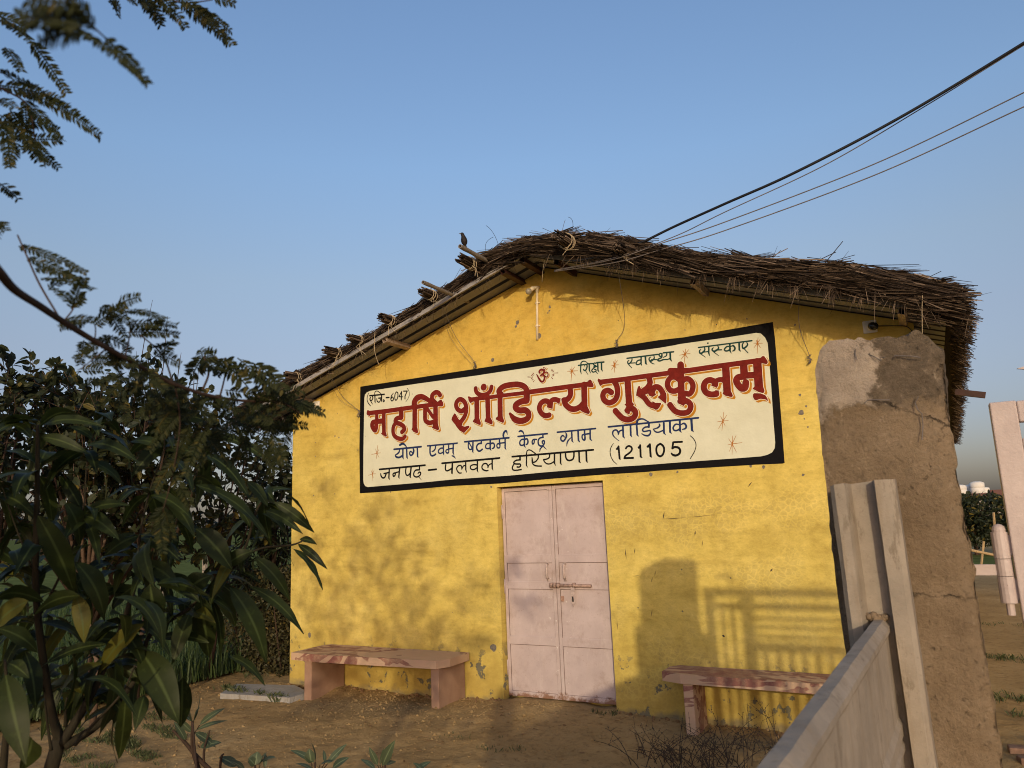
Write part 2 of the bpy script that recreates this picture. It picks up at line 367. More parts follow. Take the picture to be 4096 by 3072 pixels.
MAT = dict(
    wall=wall_mat(), cream=cream_mat(), black=paint("sign_black", (0.0055, 0.005, 0.0055), 0.2), ink=paint("sign_ink", (0.006, 0.0055, 0.006), 0.1),
    red=paint("sign_red", (0.155, 0.014, 0.009), 0.3), orange=paint("sign_orange", (0.44, 0.185, 0.012)), gap=paint("sign_gap", (0.74, 0.69, 0.53), 0.05),
    blue=paint("sign_blue", (0.016, 0.030, 0.095), 0.2), green=paint("sign_green", (0.010, 0.042, 0.038), 0.2), ray=paint("sign_star", (0.36, 0.13, 0.018)),
    door=door_mat(), rust=simple("rusty_bolt", (0.34, 0.20, 0.14), 0.6, 0.4, 40), gate=gate_mat(), cement=cement_mat(), concrete=concrete_mat(), stone=stone_mat(),
    steel=simple("old_galvanised", (0.40, 0.33, 0.29), 0.5, 0.2, 6, 0.15, 0.0, 0.4), redsteel=simple("red_oxide_tube", (0.040, 0.014, 0.010), 0.6, 0.3, 12),
    greysteel=simple("painted_tube", (0.33, 0.25, 0.19), 0.6, 0.3, 12), sheet=simple("roof_sheet_underside", (0.205, 0.205, 0.22), 0.5, 0.12, 3, 0.1),
    ribshade=simple("roof_sheet_rib_shade", (0.055, 0.052, 0.052), 0.5, 0.12, 3, 0.1),  # shade inside the rib recesses, put into a darker sheet colour
    dirt=dirt_mat(), thatch=thatch_mat("old_reed", (0.016, 0.011, 0.008), (0.052, 0.034, 0.023), (0.21, 0.15, 0.105)),
    core=simple("matted_reed", (0.022, 0.015, 0.010), 0.95, 0.5, 20, 0.8), bamboo=wood_mat("grey_bamboo", (0.20, 0.165, 0.13)),
    rope=simple("jute_rope", (0.42, 0.33, 0.21), 0.9, 0.3, 50), cable=simple("black_cable", (0.012, 0.012, 0.014), 0.5, 0.1, 5, 0), wire=simple("dull_wire", (0.13, 0.11, 0.10), 0.5, 0.2, 9, 0),
    white=simple("white_plastic", (0.70, 0.66, 0.60), 0.4, 0.06, 12, 0), pvc=simple("cream_pvc", (0.66, 0.56, 0.40), 0.4, 0.12, 14, 0.05), dark=simple("black_plastic", (0.012, 0.012, 0.014), 0.2, 0.1, 9, 0, 0, 0.6),
    bulb=glass_mat(), slab=concrete_mat("grey_stone_slab", (0.30, 0.285, 0.265)), brick=simple("worn_brick", (0.20, 0.115, 0.075), 0.9, 0.35, 14, 0.6),
    bird=simple("dark_feathers", (0.014, 0.009, 0.008), 0.7, 0.4, 60, 0.3), birdbeak=simple("bird_beak", (0.10, 0.07, 0.03), 0.5, 0.1, 9, 0),
    bark=wood_mat("brown_bark", (0.055, 0.034, 0.024)), palebark=wood_mat("pale_bark", (0.13, 0.085, 0.060)), greenstem=wood_mat("dark_stem", (0.030, 0.024, 0.014)),
    mango=leafmat("broad_leaf", (0.011, 0.018, 0.004), (0.030, 0.041, 0.009), (0.11, 0.10, 0.012), 0.28, 0.5, 0.2, True),
    acacia=leafmat("feathery_leaf", (0.016, 0.022, 0.009), (0.034, 0.040, 0.013), (0.09, 0.075, 0.02), 0.22, 0.6, 0.15),
    guava=leafmat("round_leaf", (0.020, 0.027, 0.013), (0.040, 0.048, 0.021), (0.17, 0.125, 0.025), 0.2, 0.5, 0.2),
    hedge=leafmat("hedge_leaf", (0.028, 0.028, 0.010), (0.060, 0.052, 0.018), (0.17, 0.12, 0.03), 0.12, 0.6),
    narrow=leafmat("narrow_leaf", (0.022, 0.034, 0.016), (0.042, 0.056, 0.022), None, 0.15, 0.5),
    seedling=leafmat("grey_green_leaf", (0.040, 0.058, 0.036), (0.075, 0.095, 0.050), (0.13, 0.14, 0.03), 0.15, 0.5, 0.25, True),
    grass=leafmat("short_grass", (0.040, 0.058, 0.018), (0.085, 0.10, 0.035), (0.22, 0.17, 0.08), 0.2, 0.7), crop=leafmat("wheat_crop", (0.036, 0.060, 0.016), (0.062, 0.095, 0.026), None, 0.25, 0.6),
    field=simple("green_field", (0.105, 0.125, 0.042), 1.0, 0.3, 1.5, 0.6, 0.0, 0.0), weed=simple("dead_stalk", (0.055, 0.038, 0.026), 0.9, 0.3, 30, 0),
    trim=simple('sheet_edge_trim', (0.27, 0.25, 0.235), 0.45, 0.2, 14, 0.1, 0.0, 0.4), fitting=simple('pale_worn_fitting', (0.45, 0.35, 0.31), 0.5, 0.3, 40, 0.2), litter=leafmat('dry_litter', (0.16, 0.09, 0.045), (0.28, 0.17, 0.085), (0.42, 0.30, 0.16), 0.1, 0.8, 0.1),
    boltmat=simple('worn_pink_bolt', (0.30, 0.20, 0.16), 0.5, 0.5, 50, 0.3),
    seam=simple('dark_rusty_seam', (0.075, 0.038, 0.024), 0.9, 0.5, 30, 0),
    tank=simple("water_tank_white", (0.62, 0.58, 0.52), 0.6, 0.1, 0.6, 0), maroon=simple("maroon_roof", (0.13, 0.06, 0.05), 0.8, 0.2, 0.5, 0), plaster=simple("pale_plaster", (0.32, 0.27, 0.23), 0.9, 0.2, 0.6, 0),
    drywood=wood_mat("dry_bamboo_stake", (0.42, 0.29, 0.15)), tarp=simple("blue_tarp", (0.01, 0.035, 0.075), 0.5, 0.2, 9, 0.2), soil=dirt_mat())

# ------------------------------------------------------------------ ground: one sheet to the horizon
def gh(x, y):
    """height of the trodden earth"""
    z = -0.075
    z += 0.055*math.exp(-((x-0.0)/0.9)**2-((y+0.1)/0.8)**2)                 # lip in front of the door
    z += 0.05*math.exp(-((x+2.55)/0.22)**2-((y+0.12)/0.20)**2)               # heap under the bench
    d = math.hypot(x-0.5, y+2)
    a = max(0.0, 1.0-d/14.0)
    if a > 0:
        z += a*(0.035*(noise.noise(Vector((x*0.8, y*0.8, 1)))) + 0.022*noise.noise(Vector((x*2.6, y*2.6, 4))) + 0.016*noise.noise(Vector((x*7, y*7, 9))) + 0.010*noise.noise(Vector((x*15, y*15, 11))))
    return z
def axis_pts(lo, hi, step, far):
    a = list(np.arange(lo, hi+1e-6, step)); s = step; p = hi
    while p < far: s *= 1.35; p += s; a.append(p)
    s = step; p = lo
    while p > -far: s *= 1.35; p -= s; a.insert(0, p)
    return a
gx = axis_pts(-5.0, 4.6, 0.035, 3500); gy = axis_pts(-3.4, 0.9, 0.035, 3500)
g = MB(); g.grid([[(x, y, gh(x, y)) for x in gx] for y in gy])
setting(g.obj("ground", MAT['dirt'], smooth=True))
fx = axis_pts(-14.0, -4.35, 0.35, 3000); fx = [v for v in fx if v <= -4.3]
fy = axis_pts(-8.0, 14.0, 0.35, 3000)
def field_x(x, y): return x
fz = lambda x, y: -0.02 + (0.05*noise.noise(Vector((x*0.5, y*0.5, 2))) if abs(x) < 40 and abs(y) < 40 else 0)
g = MB(); g.grid([[(min(x, -4.35+0.12*noise.noise(Vector((0, y*0.9, 5)))), y, fz(x, y)) for x in fx] for y in fy])
setting(g.obj("crop_field", MAT['field'], smooth=True))

# ------------------------------------------------------------------ the school building
RX, RZ, SL, SR = 0.10, 4.205, 0.312, 0.347          # ridge and the two roof pitches
YB = 11.5                                            # back of the building
XL, XR = -3.435, 3.30
def roofz(x): return RZ - (SL*(RX-x) if x < RX else SR*(x-RX))
house = thing("school_building", "long yellow limewashed hut with a thatched gable roof and a pink double door", "building", (0, 0, 0))
DW, DH = 0.580, 2.002                               # half width and head of the door opening
w = MB()
edge = [(XL + 0.012*noise.noise(Vector((0, 0, z*4.0))), z) for z in np.linspace(-0.35, roofz(XL)-0.03, 26)]
top = roofz
# front face in three strips so that every face is planar and simple
w.poly([(x, 0, z) for x, z in reversed(edge)] + [(-DW, 0, -0.35), (-DW, 0, top(-DW)-0.012)])
w.poly([(-DW, 0, DH), (DW, 0, DH), (DW, 0, top(DW)-0.012), (RX, 0, top(RX)-0.012), (-DW, 0, top(-DW)-0.012)])
w.poly([(DW, 0, -0.35), (XR, 0, -0.35), (XR, 0, top(XR)-0.012), (DW, 0, top(DW)-0.012)])
# door reveals, sides and back
w.quad((-DW, 0, -0.35), (-DW, 0.15, -0.35), (-DW, 0.15, DH), (-DW, 0, DH))
w.quad((DW, 0, -0.35), (DW, 0, DH), (DW, 0.15, DH), (DW, 0.15, -0.35))
w.quad((-DW, 0, DH), (-DW, 0.15, DH), (DW, 0.15, DH), (DW, 0, DH))
w.quad((XL, 0, -0.35), (XL, 0, top(XL)-0.03), (XL, YB, top(XL)-0.03), (XL, YB, -0.35))
w.quad((XR, 0, -0.35), (XR, YB, -0.35), (XR, YB, top(XR)-0.012), (XR, 0, top(XR)-0.012))
w.poly([(XL, YB, -0.35), (XL, YB, top(XL)-0.03), (RX, YB, top(RX)-0.03), (XR, YB, top(XR)-0.03), (XR, YB, -0.35)])
w.quad((-DW, 0.15, -0.35), (DW, 0.15, -0.35), (DW, 0.15, DH), (-DW, 0.15, DH))
w.obj("wall", MAT['wall'], house)

# profiled roof sheets, ribs running down the slope
OV = -0.45
def sheet(x0, x1, parent):
    b = MB(); r = MB(); y = OV; P = 0.205
    n = Vector((-(roofz(x1)-roofz(x0)), 0, x1-x0)).normalized()
    if n.z < 0: n = -n
    a0 = Vector((x0, 0, roofz(x0))); a1 = Vector((x1, 0, roofz(x1)))
    def strip(m, ya, ha, yb, hb):
        m.quad(a0+Vector((0, ya, 0))+n*ha, a1+Vector((0, ya, 0))+n*ha, a1+Vector((0, yb, 0))+n*hb, a0+Vector((0, yb, 0))+n*hb)
    strip(b, y, -0.004, y, 0.03); 
    while y < YB+0.3:
        strip(b, y, 0, y+0.045, 0); strip(r, y+0.045, 0, y+0.056, 0.028); strip(r, y+0.056, 0.028, y+0.094, 0.028); strip(r, y+0.094, 0.028, y+0.105, 0)
        strip(b, y+0.105, 0, y+P, 0); y += P
    e = MB(); ya = OV-0.004
    for hA, hB, yy in ((-0.010, 0.034, ya),): e.quad(a0+Vector((0, yy, 0))+n*hA, a1+Vector((0, yy, 0))+n*hA, a1+Vector((0, yy, 0))+n*hB, a0+Vector((0, yy, 0))+n*hB)
    e.quad(a0+Vector((0, ya, 0))-n*0.010, a0+Vector((0, OV+0.02, 0))-n*0.007, a1+Vector((0, OV+0.02, 0))-n*0.007, a1+Vector((0, ya, 0))-n*0.010)
    o = b.obj("roof_sheet", MAT['sheet'], parent); e.obj('edge_trim', MAT['trim'], o); r.obj("sheet_rib", MAT['ribshade'], o)
    return o
XE, XRR = -3.86, 3.515
sheet(XE, RX, house); sheet(RX, XRR, house)
# square purlin tubes that carry the sheets, open at the end
def purlin(x, m, rot):
    z = roofz(x)-0.03; a = 0.026; b = MB()
    s = Vector((1, 0, (SL if x < RX else -SR))).normalized(); u = Vector((-s.z, 0, s.x)); c = Vector((x, 0, z))
    y0, y1 = -0.425, 0.25
    for rr, fl in ((a, 1), (a-0.004, -1)):
        q = [c+s*sx*rr+u*sy*rr for sx, sy in ((-1,-1),(1,-1),(1,1),(-1,1))]
        for i in range(4):
            p0, p1 = q[i], q[(i+1) % 4]
            b.quad(p0+Vector((0, y0, 0)), p1+Vector((0, y0, 0)), p1+Vector((0, y1, 0)), p0+Vector((0, y1, 0)))
    q1 = [c+s*sx*a+u*sy*a for sx, sy in ((-1,-1),(1,-1),(1,1),(-1,1))]; q2 = [c+s*sx*(a-0.004)+u*sy*(a-0.004) for sx, sy in ((-1,-1),(1,-1),(1,1),(-1,1))]
    for i in range(4):
        j = (i+1) % 4; b.quad(*[p+Vector((0, y0, 0)) for p in (q1[i], q1[j], q2[j], q2[i])])
    b.obj("purlin", m, house)
for x, m in ((-3.14, 'greysteel'), (-1.665, 'greysteel'), (-0.17, 'redsteel'), (0.05, 'redsteel'), (0.42, 'redsteel'), (1.70, 'greysteel'), (3.235, 'greysteel')): purlin(x, MAT[m], 0)

# thatch: matted core, then thousands of reeds over it
PROF = [(-3.98, 3.105), (-3.60, 3.275), (-3.03, 3.430), (-2.58, 3.545), (-2.11, 3.670), (-1.69, 3.800), (-1.22, 3.940), (-0.84, 4.075), (-0.59, 4.200), (-0.40, 4.300), (-0.23, 4.305), (0.02, 4.320),
        (0.30, 4.315), (0.43, 4.310), (0.86, 4.200), (1.32, 4.020), (1.52, 3.900), (2.07, 3.725), (2.37, 3.635), (2.93, 3.465), (3.40, 3.285), (3.59, 3.185), (3.76, 3.100), (3.80, 3.040)]
def ttop(x):
    for (a, za), (b, zb) in zip(PROF, PROF[1:]):
        if a <= x <= b: return za+(zb-za)*(x-a)/(b-a)+0.045*noise.noise(Vector((x*2.6, 0, 8)))+0.026*noise.noise(Vector((x*7.5, 0, 3)))
    return PROF[0][1] if x < PROF[0][0] else PROF[-1][1]
def tbot(x):
    z = roofz(min(max(x, XE), XRR))+0.03
    if x > XRR: z = roofz(XRR)-0.02-(x-XRR)*0.75
    if x < XE: z = roofz(XE)-0.05
    return z
def tfront(x): return -0.33 if x < -0.7 else (-0.52 if x > 0.6 else -0.33-0.19*(x+0.7)/1.3)
core = MB(); xs = np.linspace(-3.95, 3.63, 130); ys = [0.0, 0.06, 0.14, 0.3, 0.6] + [float(v) for v in np.linspace(1.2, YB+0.8, 12)]
rows = []
for x in xs:
    t, b_, f = ttop(x)-0.035, tbot(x), tfront(x); t = max(t, b_+0.04); h = t-b_
    def J(y): return 0.02*noise.noise(Vector((x*5, y*5, 3)))
    row = [(x, f+0.03, b_), (x, f-0.01+J(0), b_+h*0.3), (x, f+0.01+J(1), b_+h*0.65), (x, f+0.07, b_+h*0.93+J(2))]
    ex = lambda y: x+0.018*(y+0.5)*max(0.0, (x-3.2)/0.43)
    row += [(ex(y), f+0.07+y+0.05, t+J(y)) for y in ys] + [(ex(YB), YB+0.8, b_)]
    rows.append(row)
core.grid(rows)
for i in (0, -1): core.poly(rows[i] if i else list(reversed(rows[0])))
# underside beyond the sheet on the right eave
core.quad((XRR-0.02, -0.5, tbot(XRR)), (3.63, -0.5, tbot(3.63)), (3.84, YB, tbot(3.63)), (XRR-0.02, YB, tbot(XRR)))
thatch = core.obj("thatch", MAT['core'], house)
reed = MB()
def strand(p, d, L, r, sag=0.0):
    p = Vector(p); d = Vector(d).normalized()
    if sag: pts = [p, p+d*L*0.5+Vector((0, 0, -sag*0.35)), p+d*L+Vector((0, 0, -sag))]; rr = [r, r, r*0.5]
    else: pts = [p, p+d*L]; rr = [r, r*0.8]
    reed.tube(pts, rr, 3, False)
for i in range(2600):
    x = rng.uniform(-3.98, 3.62); s = 1 if x < RX else -1
    k = (SL if x < RX else SR)
    t, b_ = ttop(x), tbot(x); u = rng.random()
    f = tfront(x)
    if u < 0.62:                                     # front roll
        v = rng.random(); z = b_+(t-b_)*v; y = f-0.03-0.05*math.sin(v*math.pi)-rng.random()*0.03
        if v > 0.75: y += (v-0.75)*0.4
    else:                                            # upper skin near the edge
        z = t-0.01+rng.uniform(-0.02, 0.015); y = f+rng.uniform(0.0, 0.6)
    dz = (ttop(x+0.2)-ttop(x-0.2))/0.4 if -3.7 < x < 3.5 else -s*-k
    sg = rng.choice((-1, 1)); L = rng.uniform(0.15, 0.55)
    d = Vector((sg, rng.gauss(0, 0.16), sg*dz+rng.gauss(0, 0.10 if rng.random() < 0.85 else 0.35)))
    p = Vector((x, y, z))-d.normalized()*L*0.5
    if p.x > 3.70 or p.x+d.normalized().x*L > 3.74 or p.x < -4.05: continue
    strand(p, d, L, rng.uniform(0.0022, 0.005))
for i in range(560):                                 # clumps of reeds that lie together, laid in overlapping courses
    x = rng.uniform(-3.95, 3.55); s = 1 if x < RX else -1
    t, b_ = ttop(x), tbot(x); f = tfront(x); v = rng.random()
    if rng.random() < 0.66: z = b_+(t-b_)*v; y = f-0.045-0.055*math.sin(v*math.pi)+(max(0, v-0.75)*0.45)
    else: z = t-0.005+rng.uniform(-0.015, 0.015); y = f+rng.uniform(0.0, 0.5)
    dz = (ttop(min(x+0.2, 3.55))-ttop(max(x-0.2, -3.7)))/0.4
    sg = rng.choice((-1, 1, 1)) if x > RX else rng.choice((-1, -1, 1)); tl = rng.gauss(0, 0.09); L0 = rng.uniform(0.3, 0.75); yw = rng.gauss(0, 0.12)
    for k in range(rng.randint(9, 17)):
        L = L0*rng.uniform(0.8, 1.05); d = Vector((sg, yw+rng.gauss(0, 0.035), sg*(dz+tl)+rng.gauss(0, 0.03)))
        p = Vector((x+rng.gauss(0, 0.03), y+rng.gauss(0, 0.012), z+rng.gauss(0, 0.014)))-d.normalized()*L*0.5; q = p+d.normalized()*L
        if max(p.x, q.x) > 3.74 or min(p.x, q.x) < -4.05: continue
        strand(p, d, L, rng.uniform(0.0026, 0.0052), rng.uniform(-0.02, 0.03))
for i in range(150):                                 # rougher handfuls lying across the courses, their cut ends poking out
    x = rng.uniform(-3.9, 3.5); f = tfront(x); v = rng.uniform(0.25, 1.0); t, b_ = ttop(x), tbot(x); z = b_+(t-b_)*v; y = f-0.075+(max(0, v-0.75)*0.5)
    dz = (ttop(min(x+0.25, 3.5))-ttop(max(x-0.25, -3.7)))/0.5; sg = rng.choice((-1, 1)); tl = rng.gauss(0, 0.22); L0 = rng.uniform(0.16, 0.36)
    for k in range(rng.randint(14, 24)):
        L = L0*rng.uniform(0.85, 1.1); d = Vector((sg, rng.gauss(-0.05, 0.05), sg*dz+tl+rng.gauss(0, 0.05))).normalized(); p = Vector((x+rng.gauss(0, 0.02), y+rng.gauss(0, 0.012), z+rng.gauss(0, 0.018)))-d*L*0.5
        if max(p.x, (p+d*L).x) > 3.74: continue
        strand(p, d, L, rng.uniform(0.003, 0.0055))
for i in range(430):                                 # loose straws: hanging fringe and a few that stick up
    x = rng.uniform(-3.9, 3.7); f = tfront(x)
    if rng.random() < 0.62:
        strand((x, f-0.04-rng.random()*0.05, tbot(x)+0.02), (rng.gauss(0, 0.7), rng.gauss(-0.1, 0.25), -0.75), rng.uniform(0.05, 0.24), 0.0017, 0.02)
    else:
        strand((x, f+rng.uniform(-0.02, 0.3), ttop(x)-0.04), (rng.choice((-1, 1))*rng.uniform(0.3, 1.2), rng.gauss(-0.1, 0.3), rng.uniform(0.15, 0.6)), rng.uniform(0.08, 0.22), 0.0019, 0.02)
for i in range(4200):                                # ragged right eave running back, and the left one
    y = f_ = -0.5 + (rng.random()**1.7)*11.5; side = rng.random() < 0.8
    if side:
        z = rng.uniform(tbot(3.63)-0.03, 3.12); p = (rng.uniform(3.52, 3.63)+0.018*(y+0.5), y, z-0.006*y); d = (1.0, rng.gauss(0, 0.45), -0.55+rng.gauss(0, 0.3)); L = rng.uniform(0.03, 0.10)
    else:
        p = (rng.uniform(-3.95, -3.8), y, rng.uniform(2.93, 3.05)); d = (-0.7, rng.gauss(0, 0.3), -0.5+rng.gauss(0, 0.3)); L = rng.uniform(0.08, 0.2)
    strand(p, d, L, rng.uniform(0.002, 0.0045))
for i in range(260):                                 # sheaf that sags at the front corner of the right eave
    p = (rng.uniform(3.25, 3.50), rng.uniform(-0.62, -0.45), rng.uniform(2.98, 3.20)); strand(p, (1.0, rng.gauss(0, 0.10), -0.36+rng.gauss(0, 0.10)), rng.uniform(0.14, 0.25), 0.004)
for i in range(240):
    p = (rng.uniform(-3.95, -3.5), rng.uniform(-0.5, 0.2), rng.uniform(2.93, 3.02)); strand(p, (-0.8+rng.gauss(0, 0.5), rng.gauss(0, 0.4), -0.45+rng.gauss(0, 0.2)), rng.uniform(0.08, 0.22), 0.003)
for i in range(11):                                  # frayed tufts hanging at the lashings
    x = 0.75+i*0.255+rng.uniform(-0.09, 0.09); f = tfront(x)
    for k in range(26): strand((x+rng.gauss(0, 0.03), f-0.05+rng.gauss(0, 0.015), tbot(x)+0.03), (rng.gauss(-0.15, 0.35), rng.gauss(-0.05, 0.15), -1), rng.uniform(0.07, 0.17), 0.0022, 0.01)
for a, b_, c_ in (((-0.15, -0.5, 4.29), (-0.20, -0.5, 4.50), (-0.30, -0.5, 4.58)), ((-0.30, -0.5, 4.28), (-0.36, -0.5, 4.42), (-0.22, -0.5, 4.44)), ((0.62, -0.5, 4.25), (0.68, -0.5, 4.42), (0.60, -0.5, 4.45)), ((0.52, -0.5, 4.28), (0.55, -0.5, 4.40), (0.57, -0.5, 4.43))):
    A, B, Cc = Vector(a), Vector(b_), Vector(c_)
    reed.tube([A*(1-t)**2+B*2*t*(1-t)+Cc*t*t for t in np.linspace(0, 1, 8)], 0.0022, 3)
reed.obj("loose_reed", MAT['thatch'], thatch)

# reed bundles and bamboo poles lashed along the roof, their ends showing at the gable
def bundle(x, z, yf, L, R, tilt=0.0):
    b = MB(); d = Vector((tilt, 1, 0.0)).normalized()
    for i in range(46):
        a = rng.uniform(0, 2*math.pi); r = R*math.sqrt(rng.random())*0.92
        p = Vector((x+r*math.cos(a), yf+rng.uniform(-0.04, 0.05), z+r*math.sin(a)))
        q = p+d*L+Vector((rng.gauss(0, 0.012), 0, rng.gauss(0, 0.012)))
        b.tube([p, q], rng.uniform(0.005, 0.008), 5)
    o = b.obj("reed_bundle", MAT['thatch'], house)
    k = MB()
    for j in range(3):
        yy = yf+0.13+0.03*j+rng.uniform(-0.01, 0.01); tw = rng.uniform(-0.02, 0.02)
        k.tube([(x+tilt*(yy-yf)+(R+0.006)*math.cos(t), yy+tw*math.sin(t), z+(R+0.006)*math.sin(t)) for t in np.linspace(0, 2*math.pi, 15)], 0.0035, 4)
    e = Vector((x+R*0.7, yf+0.13, z-R*0.7))
    for j in range(2): k.tube([e, e+Vector((rng.uniform(-.05, .06), -0.02, -0.05)), e+Vector((rng.uniform(-.1, .1), -0.03, -rng.uniform(0.07, 0.16)))], 0.0025, 4)
    k.obj("rope_tie", MAT['rope'], o)
for px, py, yf, R in ((1145, 1500, -.78, .045), (1305, 1403, -.76, .05), (1400, 1350, -.70, .045), (1525, 1268, -.80, .05), (1690, 1166, -.84, .05), (1845, 1035, -.82, .055), (2235, 945, -.60, .065), (2470, 990, -.62, .055),
                      (2650, 1045, -.62, .055), (2905, 1090, -.64, .055), (3160, 1098, -.64, .055), (3425, 1130, -.66, .055), (3650, 1190, -.66, .06), (3835, 1215, -.60, .06)):
    yf = min((-0.45-0.01*k for k in range(46)), key=lambda Y: abs(onY(px, py, Y).z-(roofz(onY(px, py, Y).x)+0.055+R)))
    P = onY(px, py, yf); bundle(P.x, P.z, yf, 0.75, R, rng.uniform(-0.05, 0.05))
def bamboo(P, L, R):
    b = MB(); prof = []
    for t in np.linspace(0, 1, 13):
        k = 1.13 if int(t*12) % 3 == 1 else 1.0
        prof.append((R*k, t*L))
    b.tube([(P.x, P.y+h, P.z) for r_, h in prof], [r_ for r_, h in prof], 12, False)
    b.tube([(P.x, P.y+h, P.z) for h in (L, L*.5, 0.0)], R*0.62, 12, False)
    n = len(b.v)
    for k in range(12):                              # cut ring at the end
        a0, a1 = 2*math.pi*k/12, 2*math.pi*(k+1)/12
        b.quad(*[(P.x+rr*math.cos(a), P.y, P.z+rr*math.sin(a)) for rr, a in ((R, a0), (R, a1), (R*.62, a1), (R*.62, a0))])
    b.obj("bamboo_pole", MAT['bamboo'], house)
BP = onY(1840, 985, -0.98); bamboo(BP, 1.0, 0.021)
bamboo(onY(1692, 1129, -0.95), 0.9, 0.019)
b = MB(); b.beam(onY(3820, 1568, 2.2), onY(3942, 1581, 2.2), 0.05, 0.06); b.obj("batten_end", MAT['redsteel'], house)
b = MB(); b.grid([[(x, -0.36+0.02*math.sin(x*40), roofz(x)+0.035+dz) for x in np.linspace(-0.42, -0.10, 9)] for dz in (0, 0.03, 0.06)]); b.obj("tarpaulin", MAT['tarp'], house)

# door: two sheet-steel leaves
ZB = -0.012
def leaf(sx):
    y = 0.046; x0, x1 = (-0.572, -0.003) if sx < 0 else (0.003, 0.574)
    p = MB(); p.box((x0, y, ZB), (x1, y+0.012, DH-0.012))
    o = p.obj("door_leaf", MAT['door'], house)
    f = MB(); e = 0.009
    f.box((x0, y-e, ZB), (x0+0.032, y-0.0005, DH-0.012)); f.box((x1-0.034, y-e, ZB), (x1, y-0.0005, DH-0.012))
    for za, zb in ((ZB, 0.035), (0.47, 0.548), (0.995, 1.067), (1.245, 1.322), (DH-0.05, DH-0.012)):
        f.box((x0+0.032, y-e+0.001, za), (x1-0.034, y-0.0005, zb))
    sm_ = MB()
    for za in (0.035, 0.466, 0.991, 1.241, DH-0.054): sm_.box((x0+0.034, y-0.0015, za), (x1-0.036, y-0.0002, za+(0.0035 if za > 0.1 else 0.002)))
    for xa in (x0+0.0325, x1-0.0375): sm_.box((xa, y-0.0017, ZB+0.05), (xa+0.003, y-0.0004, DH-0.052))
    sm_.obj("panel_seam", MAT['seam'], o)
    bevel(f.obj("leaf_frame", MAT['door'], o), 0.002)
    h = MB(); hx = -0.088 if sx < 0 else 0.098
    h.tube([(hx, y-0.004, 1.235), (hx, y-0.03, 1.225), (hx, y-0.034, 1.17), (hx, y-0.03, 1.105), (hx, y-0.004, 1.095)], 0.0105, 8)
    for zz in (1.243, 1.087): h.box((hx-0.014, y-0.004, zz-0.018), (hx+0.014, y, zz+0.018))
    h.obj("handle", MAT['fitting'], o, True)
    return o
dl = leaf(-1); dr = leaf(1)
b = MB(); b.tube([(-0.055, 0.022, 1.035), (0.37, 0.022, 1.030)], 0.0155, 10)
for x in (-0.045, -0.012, 0.028, 0.195): b.tube([(x-0.013, 0.022, 1.034), (x+0.014, 0.022, 1.034)], 0.025, 12)
b.obj("bolt", MAT['boltmat'], dr, True)
b = MB(); b.poly([(0.165, 0.012, 1.02), (0.203, 0.012, 1.02), (0.203, 0.010, 0.875), (0.184, 0.010, 0.842), (0.165, 0.010, 0.875)]); b.poly([(0.165, 0.006, 1.02), (0.165, 0.004, 0.875), (0.184, 0.004, 0.842), (0.203, 0.004, 0.875), (0.203, 0.006, 1.02)])
for i in range(5):
    q = [(0.165, 1.02), (0.203, 1.02), (0.203, 0.875), (0.184, 0.842), (0.165, 0.875)]; (xa, za), (xb, zb) = q[i], q[(i+1) % 5]
    b.quad((xa, 0.012, za), (xb, 0.012, zb), (xb, 0.005, zb), (xa, 0.005, za))
b.obj("hasp", MAT['fitting'], dr)
b = MB(); b.box((0.177, 0.0015, 0.885), (0.191, 0.0035, 0.935)); b.obj("hasp_slot", MAT['dark'], dr)
b = MB(); b.box((0.045, 0.024, 0.885), (0.075, 0.040, 0.935)); b.tube([(0.06, 0.02, 0.905), (0.06, 0.03, 0.905)], 0.012, 10); bevel(b.obj("lock_staple", MAT['rust'], dr), 0.003)
b = MB(); b.box((-0.05, 0.030, DH-0.062), (0.03, 0.039, DH-0.044)); b.obj("door_stop", MAT['fitting'], dl)
for z in (1.75, 1.02, 0.25):
    b = MB(); b.tube([(-0.571, 0.034, z-0.07), (-0.571, 0.034, z+0.07)], 0.009, 8); b.obj("hinge", MAT['door'], dl, True)

dl.location.y = dr.location.y = 0.045
# ------------------------------------------------------------------ gable lamp on its pipe, cameras
lamp = thing("gable_lamp", "bare bulb on a cream pipe fixed under the gable peak", "lamp", (-0.02, 0, 3.45))
b = MB(); b.tube([(-0.030, -0.018, 3.455), (-0.006, -0.018, 3.965)], 0.0125, 12); b.obj("pipe", MAT['pvc'], lamp, True)
for z in (3.60, 3.84):
    b = MB(); xx = -0.030+0.024*(z-3.455)/0.51; b.tube([(xx, -0.018, z-0.008), (xx, -0.018, z+0.008)], 0.0165, 12); b.box((xx-0.026, -0.010, z-0.006), (xx+0.026, -0.001, z+0.006)); b.obj("pipe_clip", MAT['pvc'], lamp)
BU = onY(2117, 1164, -0.125)
b = MB(); b.tube([(-0.006, -0.018, 3.955), (-0.004, -0.018, 3.99), (-0.004, -0.030, 4.005)], 0.0175, 12); b.tube([(0.012, -0.004, 4.0), (-0.004, -0.03, 3.998), (BU.x*0.5, -0.075, 3.985)], 0.0165, 12); b.obj("elbow", MAT['pvc'], lamp, True)
hd = Vector((BU.x*0.5, -0.07, 3.985)); ax = (BU-hd).normalized()
b = MB(); b.lathe([(0.020, 0), (0.023, 0.01), (0.020, 0.045), (0.017, 0.05)], hd, ax, 14); b.obj("bulb_holder", MAT['pvc'], lamp, True)
b = MB(); b.lathe([(0.012, 0.04)] + [(0.033*math.sin(t), 0.083-0.033*math.cos(t)) for t in np.linspace(0.5, math.pi, 9)], hd, ax, 18); b.obj("bulb", MAT['bulb'], lamp, True)
